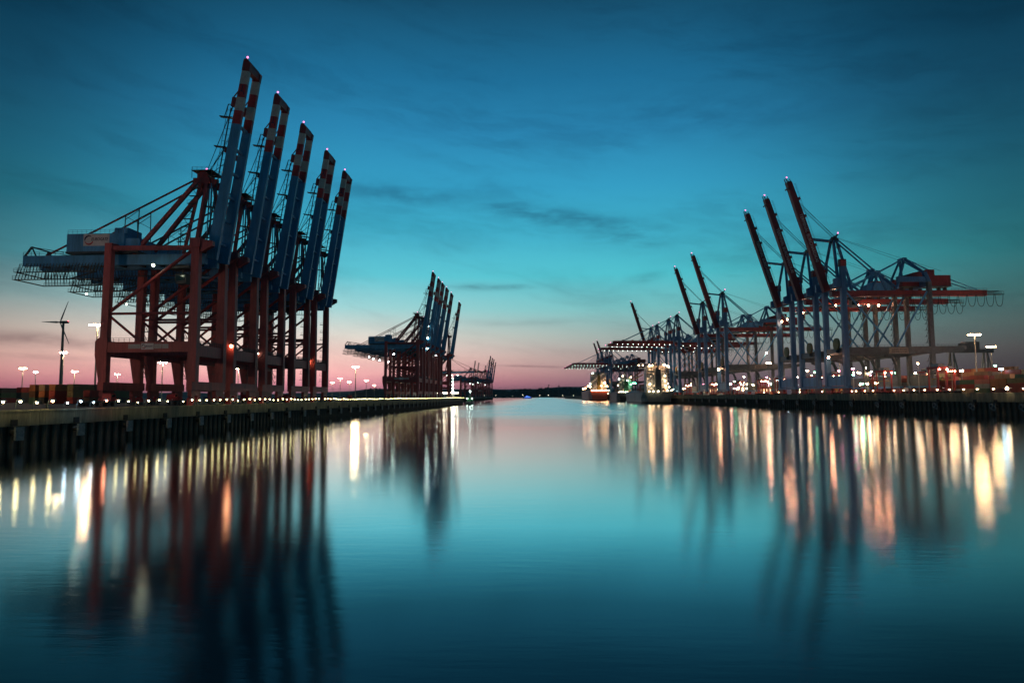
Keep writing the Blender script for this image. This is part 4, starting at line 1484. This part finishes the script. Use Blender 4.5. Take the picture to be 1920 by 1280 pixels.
# ------------------------------------------------------------------ small yard lights on the right: short masts with coloured heads
def small_mast(name_l, h, m, r=.45):
    t = thing('yard_lamp', name_l, 'yard lamp', (0, 0, 0), 0, 'small yard lamps on the right')
    MB().tube((0, 0, 0), (0, 0, h), .22, 7, 0, .14).build('pole', LGREY, t)
    MB().box(-.9, .9, -.15, .15, h, h + .2).build('crossarm', GREY, t)
    for sx in (-.6, .6): MB().ball((sx, 0, h - r * .8), r, n=7, k=4).build('lamp', m, t)
    return t


ym = [('orange', emis('yard_orange', (1, .56, .28), 90)), ('warm white', emis('yard_white', (1, .84, .60), 80)), ('green', emis('yard_green', (.25, 1, .55), 45)), ('pink', emis('yard_pink', (1, .30, .50), 45)), ('blue white', emis('yard_blue', (.55, .85, 1), 70))]
protos, cnt, ylist = {}, {}, {}
ry = random.Random(17)
for i in range(170):
    s = ry.uniform(520, 1150) if i % 4 else ry.uniform(380, 560)
    t_ = ry.uniform(18, 150)
    kind = ry.choices(range(5), [6, 5, 1.3, 1.5, 1.2])[0]
    hh = ry.choice([7, 10, 14, 18])
    key = (kind, hh)
    cnt[key] = cnt.get(key, 0) + 1
    l = '%s yard lamp on a %s pole among the right hand cranes' % (ym[kind][0], {7: 'low', 10: 'short', 14: 'medium', 18: 'tall'}[hh])
    if key not in protos:
        protos[key] = small_mast(l, hh, ym[kind][1])
        protos[key]['group'] = '%s yard lamps on %s poles' % (ym[kind][0], {7: 'low', 10: 'short', 14: 'medium', 18: 'tall'}[hh])
        o = protos[key]
        place(o, qr(s, t_, QRT), ry.uniform(0, 3))
    else: o = dup(protos[key], qr(s, t_, QRT), ry.uniform(0, 3))
    ylist.setdefault(key, []).append((s, o))
for key, lst in ylist.items():
    lst.sort(key=lambda q: q[0])
    for i, (s, o) in enumerate(lst):
        o['label'] = '%s yard lamp on a %s pole, %s of its kind from the right' % (ym[key[0]][0], {7: 'low', 10: 'short', 14: 'medium', 18: 'tall'}[key[1]], ordinal(i + 1))

# yard sheds with lit windows
LITW = emis('lit_window_blue', (.55, .85, 1), 3.0)
LITO = emis('lit_window_orange', (1, .62, .35), 3.0)


def shed(label, loc, w, d, h, m, lit):
    t = thing('yard_shed', label, 'shed', loc, RRZ, 'sheds in the right yard')
    MB().box(-w / 2, w / 2, 0, d, 0, h).build('wall', m, t)
    MB().loft([[(x_, -.4, h + .01), (x_, d + .4, h + .01), (x_, d / 2, h + 1.6)] for x_ in (-w / 2 - .4, w / 2 + .4)]).build('roof', GREY, t)
    n = int(w / 3.2)
    for k in range(n):
        x = -w / 2 + (k + .5) * w / n
        f = MB().box(x - 1.05, x + 1.05, -.06, -.005, h * .42, h * .80).build('window', DARK, t)
        MB().box(x - .92, x + .92, -.09, -.065, h * .45, h * .77).build('pane', lit, f)
    for k in range(int(d / 4)):
        y = (k + .5) * 4
        f = MB().box(-w / 2 - .06, -w / 2 - .005, y - 1.2, y + 1.2, h * .42, h * .80).build('window', DARK, t)
        MB().box(-w / 2 - .09, -w / 2 - .065, y - 1.0, y + 1.0, h * .45, h * .77).build('pane', lit, f)
    return t


shed('long shed with cold blue lit windows behind the crane legs', qr(640, 90, QRT), 30, 16, 7, LGREY, LITW)
shed('shed with orange lit windows behind the raised boom pair', qr(760, 80, QRT), 26, 14, 8, ORNG, LITO)
shed('pale shed with lit windows right of the ships', qr(900, 60, QRT), 22, 14, 9, WHITE, LITO)
shed('tall shed with blue lit windows far behind the nearest right crane', qr(600, 170, QRT), 40, 20, 14, LGREY, LITW)

# portal crane structure behind the right containers
yg = thing('yard_gantry', 'grey yard gantry on A shaped legs behind the right lamp mast', 'yard gantry', (at_depth(1822, 520), 520, QRT), RRZ)
for x in (-13, 12):
    for sy in (-6, 6):
        MB().beam((x - 3, sy, 0), (x, sy * .3, 30), .9).build('leg', GREY, yg)
        MB().beam((x + 3, sy, 0), (x, sy * .3, 30), .9).build('leg', GREY, yg)
    MB().box(x - 3.5, x + 3.5, -6.8, 6.8, 0, 1.2).build('sill_beam', GREY, yg)
MB().box(-16, 17, -2.0, 2.0, 30, 32.6).build('girder', GREY, yg)
MB().box(-4, 6, -3, 3, 32.6, 38).build('machinery_house', GREY, yg)
b = MB().rail([(-16, -2, 32.6), (17, -2, 32.6)], 1.2, 2, .1)
b.build('railing', DARK, yg)

# ------------------------------------------------------------------ ships
def hull_mesh(L, B, D, T=2.0, bow=.28, flare=.72):
    """hull along +y: transom at y=0, bow at y=L; deck at z=D"""
    secs = []
    for q in (0, .03, .10, .3, .55, 1 - bow, 1 - bow * .6, 1 - bow * .3, 1 - bow * .12, 1.0):
        if q < .1: kd, kw = .94 + .6 * q, .62 + 3.4 * q
        elif q <= 1 - bow: kd, kw = 1.0, .98
        else:
            f = (q - (1 - bow)) / bow
            kd, kw = 1 - f ** 2.4 * .93, .98 * (1 - f ** 1.5 * .99)
        z1 = D + (3.2 * max(0, (q - .86) / .14) ** 1.2)
        hb, hw = B / 2 * min(1, kd), B / 2 * max(.012, min(1, kw))
        y = q * L
        rake = 6 * max(0, (q - .9) / .1)
        secs.append([(-hw, y - rake, -T), (hw, y - rake, -T), (hw * .6 + hb * .4, y - rake * .4, D * .45), (hb, y, z1), (-hb, y, z1), (-hw * .6 - hb * .4, y - rake * .4, D * .45)])
    return MB().loft(secs)


def ship(label, loc, rz, L, B, D, hm, lamp, house, housem, cols, bootm, hh=26, orange=True):
    t = thing('cargo_ship', label, 'cargo ship', loc, rz)
    hull_mesh(L, B, D).build('hull', hm, t)
    b = hull_mesh(L, B + .06, 1.6, 2.0, .28)
    b.build('boot_band', bootm, t)
    # bulwark rail at the stern
    MB().rail([(-B / 2 + .3, .4, D), (B / 2 - .3, .4, D)], 1.2, 2.0, .1).rail([(-B / 2 + .3, .4, D), (-B / 2 + .3, L * .5, D)], 1.2, 3.0, .1).build('railing', WHITE, t)
    # accommodation block: stacked decks with window rows
    y0, dpt, w = house
    nd = int(hh / 3)
    for k in range(nd):
        z = D + k * 3.0
        wk = w - (k > nd - 3) * 1.5
        d_ = MB().box(-wk / 2, wk / 2, y0 + k * .25, y0 + dpt, z + .02, z + 2.75).box(-wk / 2 - .5, wk / 2 + .5, y0 - .7 + k * .25, y0 + dpt + .5, z + 2.77, z + 2.99).build('deck_house', housem, t)
        n = max(3, int(wk / 3.4))
        for j in range(n):
            x = -wk / 2 + (j + .5) * wk / n
            MB().box(x - .45, x + .45, y0 + k * .25 - .05, y0 + k * .25 - .005, z + 1.2, z + 2.1).build('window', GLASS if (j * 7 + k * 3) % 5 else LITO, d_)
    zt = D + nd * 3.0
    MB().box(-B / 2 - 1, B / 2 + 1, y0 + dpt * .45, y0 + dpt * .85, zt, zt + .5).build('bridge_wing', housem, t)
    br = MB().box(-w * .40, w * .40, y0 + dpt * .35, y0 + dpt, zt + .5, zt + 3.2).build('bridge', housem, t)
    MB().box(-w * .38, w * .38, y0 + dpt * .35 - .06, y0 + dpt * .35 - .01, zt + 1.6, zt + 2.6).build('window', GLASS, br)
    f = MB().column([(D, -3.6, 3.6, y0 - 8.5, y0 - 2), (zt - 2, -3.0, 3.0, y0 - 8, y0 - 2.6)]).build('funnel', cols, t)
    for q in (-1.2, 0, 1.2): MB().tube((q, y0 - 5, zt - 2), (q, y0 - 5.6, zt + .6), .45, 8).build('exhaust_pipe', BLACK, f)
    b = MB().tube((0, y0 + dpt * .6, zt + 3.2), (0, y0 + dpt * .6, zt + 11), .35, 8, 0, .18)
    b.beam((-3, y0 + dpt * .6, zt + 8), (3, y0 + dpt * .6, zt + 8), .2).beam((-1.6, y0 + dpt * .6, zt + 6.4), (1.6, y0 + dpt * .6, zt + 6.4), .3)
    b.build('radar_mast', WHITE, t)
    # free-fall lifeboat and deck gear
    MB().loft([[(x_ * k, y, D + 3 + z * k) for x_, z in ((-1.4, 0), (-1.2, -1), (1.2, -1), (1.4, 0), (.8, 1.1), (-.8, 1.1))] for y, k in ((2, .3), (3.2, 1), (8, 1), (9.4, .3))]).xf(lambda X, Y, Z: (X + w * .30, Y, Z)).build('lifeboat', ORNG, t)
    for sx in (-1, 1):
        b = MB().tube((sx * B * .36, 3, D), (sx * B * .36, 3, D + 1.1), .3, 8).tube((sx * B * .36 - 1, 4.4, D + .9), (sx * B * .36 + 1, 4.4, D + .9), .8, 10)
        b.build('mooring_winch', GREEN, t)
    # lamps on deck
    for p in lamp: MB().ball(p[:3], p[3], n=8, k=5).build('deck_lamp', p[4], t)
    return t


SO = emis('ship_lamp_orange', (1, .52, .24), 60)
SW = emis('ship_lamp_white', (1, .72, .42), 34)
SG = emis('ship_lamp_cool', (.72, 1, .88), 36)
SGR = emis('ship_lamp_green', (.15, 1, .50), 70)
B3, D3 = 38, 13.5
lamps3 = [(-19, 26, D3 + 34, .9, SW), (-14, 26, D3 + 34, .7, SW), (-9, 8.5, D3 + 33, 1.1, SO), (-6, 8, D3 + 33, .9, SO), (9, 8, D3 + 33.5, 1.3, SO), (9.5, 7.5, D3 + 20, .6, SW), (9.6, 7.0, D3 + 14, .7, SW), (9.8, 6.5, D3 + 8, .7, SW),
          (17, 26, D3 + 33, .8, SW), (19, 26, D3 + 32, .8, SW), (-10, 4, D3 + 9.5, 1.1, SW), (-12, -1.2, D3 + .9, .7, SW), (-7, -1.2, D3 + .9, .7, SW), (-1, -1.2, D3 + .9, .8, SW), (11, 1.5, D3 + 1.8, .8, SW), (16, 2, D3 + 2, .6, SO), (14, 5, D3 + 6, .7, SO)]
sp3 = qr(848, -23)
s3 = ship('cargo ship lying nearest, stern towards us, orange lit accommodation block and dark hull', (sp3[0], sp3[1], 0), RRZ, 175, B3, D3, HULLG, lamps3, (9, 16, 26), WHITE, DARK, HULLD, hh=30)
B2, D2 = 30, 14.5
x2 = at_depth(1175, 1120)
lamps2 = [(-12 + 3.4 * k, -1.0, D2 + .8, .55, SG if k % 2 else SW) for k in range(8)] + [(-10, 14, D2 + 22, .9, SG), (-4, 14, D2 + 27, .9, SW), (3, 10, D2 + 19, .8, SG), (9, 12, D2 + 25, .9, SW), (12, 6, D2 + 15, .7, SGR), (15, 5, D2 + 15, .8, SGR), (8, 5, D2 + 13, .6, SGR), (-13, 6, D2 + 12, .7, SW), (0, 6, D2 + 10, .7, SG)]
ship('dark hulled cargo ship in the middle, deck hung with white and green lamps', (x2, 1120, 0), R(1), 150, B2, D2, HULLD, lamps2, (10, 14, 20), LGREY, GREEN, HULLD, hh=21)
B1, D1 = 42, 20
x1 = at_depth(1124, 1420)
lamps1 = [(-15 + 4.2 * k, -1.6, D1 + .6, .8, SW if k % 3 else SO) for k in range(9)] + [(-16, 22, D1 + 14, 1.5, SG), (-9, 20, D1 + 27, 1.5, SG), (-12, 20, D1 + 36, 1.4, SG), (-18, 60, D1 + 10, 1.5, SO), (-20, 120, D1 + 6, 1.6, SO), (-20, 180, D1 + 6, 1.6, SO), (-17, 18, D1 + 8, 1.2, SO), (12, 12, D1 + 16, 1.3, SO), (17, 10, D1 + 9, 1.3, SO), (18, 4, D1 - 6, .7, SO), (5, 8, D1 + 10, .9, SO)]
ship('big red hulled cargo ship lying farthest, its pale deck house flooded with light', (x1, 1420, 0), R(.8), 300, B1, D1, HULLR, lamps1, (14, 18, 32), WHITE, YEL, HULLD, hh=36)
# deck cranes of the middle ship
for i, (yy, el) in enumerate(((1150, 14), (1205, 20))):
    t = thing('deck_crane', 'red jib crane standing on the middle ship, %s one' % ['front', 'rear'][i], 'deck crane', (x2 - 2 + 6 * i, yy, D2), R(-112 - 10 * i))
    MB().tube((0, 0, 0), (0, 0, 14), 1.6, 12).build('pedestal', YEL, t)
    MB().box(-2, 2, -2.4, 2.4, 14, 19).build('crane_house', YEL, t)
    MB().beam((-1.0, 2.4, 15), (-.5, 34, 15 + el), .9, 1.3).build('jib', ORNG, t)
    MB().beam((1.0, 2.4, 15), (.5, 34, 15 + el), .9, 1.3).build('jib', ORNG, t)
    MB().beam((0, 0, 19), (0, 34, 15.8 + el), .2).build('hoist_rope', DARK, t)
# containers carried by the ships
gS = 'containers carried on the ship decks'
rq = random.Random(8)
for nm, (sx_, sy_), rz_, D_, bays, nx in (('nearest', (sp3[0], sp3[1]), RRZ, D3, (34, 48, 62), 10), ('middle', (x2, 1120), R(1), D2, (30, 44), 9), ('big red', (x1, 1420), R(.8), D1, (40, 54), 11)):
    for bi, by in enumerate(bays):
        for ix in range(nx):
            if ix not in (0, 1, 2, nx - 1): continue
            for j in range(3 if ix == 0 else 4):
                lx = (ix - (nx - 1) / 2) * 2.55
                cc = rq.choice(pal)
                container(cc, (sx_ + lx * math.cos(rz_) - by * math.sin(rz_), sy_ + by * math.cos(rz_) + lx * math.sin(rz_), D_ + .02 + j * 2.6), rz_,
                          '%s container on the %s ship, %s bay, %s column, %s tier' % (cc, nm, ordinal(bi + 1), ordinal(ix + 1), NTH[j]), gS, False)

# tug at the end of the left quay, lit by its own deck lamps
tg = thing('tug', 'small tug with green superstructure lying at the end of the left quay', 'tug', (QL + 6, 836, 0), 0)
hull_mesh(28, 9, 3.2, 1.5, .35).build('hull', HULLG, tg)
h_ = MB().column([(3.2, -3, 3, 8, 19), (6, -3, 3, 8.2, 19)]).column([(6.02, -2.4, 2.4, 10, 16), (9, -2.2, 2.2, 10.4, 15.6)]).build('wheelhouse', GREEN, tg)
MB().box(-2.2, 2.2, 9.96, 10.02, 7.2, 8.5).build('window', GLASS, h_)
MB().tube((0, 13, 9), (0, 13, 17), .25, 8).build('mast', WHITE, tg)
MB().column([(6.02, -1, 1, 17, 18.6), (10, -.8, .8, 17.2, 18.4)]).build('funnel', BLACK, tg)
for p, r_ in (((0, 12.6, 15.5), .8), ((-3, 8, 6.6), .6), ((3, 8, 6.6), .6)): MB().ball(p, r_).build('deck_lamp', SG, tg)
# quay end building with a tall bright lamp
t = thing('lamp_mast', 'bright white lamp column at the end of the left quay beside the tug', 'lamp mast', (QL - 12, 822, QLT))
MB().tube((0, 0, 0), (0, 0, 24), .5, 8).build('pole', LGREY, t)
for z in (9, 12, 16, 20, 24): MB().ball((0, -.9, z), .8).build('lamp', SG, t)
for i in range(14):
    x, y = -104 - (i % 5) * 5, 790 + i * 5
    o = dup(protos[(1, 7)] if (1, 7) in protos else list(protos.values())[0], (x, y, QLT), 0, 'low white lamp at the far end of the left quay, %s of its cluster' % ordinal(i + 1), 'low lamps at the end of the left quay')

# ferry with blue lights in mid channel
fx = at_depth(997, 2900)
fy = thing('ferry', 'small ferry glowing with blue lights out in the channel', 'ferry', (fx, 2900, 0), R(90))
hull_mesh(40, 9, 3.0, 1.0, .3).build('hull', WHITE, fy)
BL = emis('ferry_blue', (.08, .16, 1), 2.2)
BL2 = emis('ferry_cyan', (.15, .65, 1), 3.0)
h_ = MB().box(-3.8, 3.8, 3, 32, 3.02, 6).build('saloon', WHITE, fy)
for k in range(9):
    MB().box(3.82, 3.9, 4 + k * 3.1, 6.4 + k * 3.1, 3.6, 5.4).build('window', BL, h_)
    MB().box(-3.9, -3.82, 4 + k * 3.1, 6.4 + k * 3.1, 3.6, 5.4).build('window', BL, h_)
h2 = MB().box(-3.2, 3.2, 8, 26, 6.02, 9).build('upper_deck', WHITE, fy)
for k in range(6):
    MB().box(-3.3, -3.22, 8.6 + k * 2.9, 10.9 + k * 2.9, 6.6, 8.4).build('window', BL2 if k in (1, 4) else BL, h2)
    MB().box(3.22, 3.3, 8.6 + k * 2.9, 10.9 + k * 2.9, 6.6, 8.4).build('window', BL, h2)
MB().box(-2, 2, 18, 23, 9.02, 11.6).build('bridge', BL, fy)
MB().tube((0, 16, 9), (0, 16, 15), .25, 6).build('mast', WHITE, fy)

# a few small shore lights under the far wood
bl = emis('shore_lamp', (1, .86, .6), 25)
rl = random.Random(31)
for i in range(9):
    x, y = rl.uniform(-420, 420), rl.uniform(5105, 5130)
    t = thing('shore_lamp', 'tiny lamp on the far wooded shore, %s from the left' % ordinal(i + 1), 'shore lamp', (-420 + 95 * i + rl.uniform(-30, 30), y, 2.5), 0, 'tiny lamps on the far shore')
    hh = rl.uniform(6, 16)
    MB().tube((0, 0, 0), (0, 0, hh), .35, 6).build('pole', GREY, t)
    MB().ball((0, 0, hh + .8), .9, n=6, k=4).build('lamp', bl, t)

# navigation masts on the wooded shore
for i, (u, v) in enumerate(((1029, 721), (1048, 722))):
    y = 5120
    z = 9 + (741.6 - v) / 1280 * y
    t = thing('radio_mast', ['tall slim mast rising over the far wood', 'shorter slim mast right of the tall one on the far shore'][i], 'mast', (at_depth(u, y), y, 2.5))
    MB().tube((0, 0, 0), (0, 0, z), 2.2, 8, 0, 1.4).build('pole', GREY, t)
    MB().box(-5, 5, -4, 4, z - 8, z).build('head_platform', GREY, t)
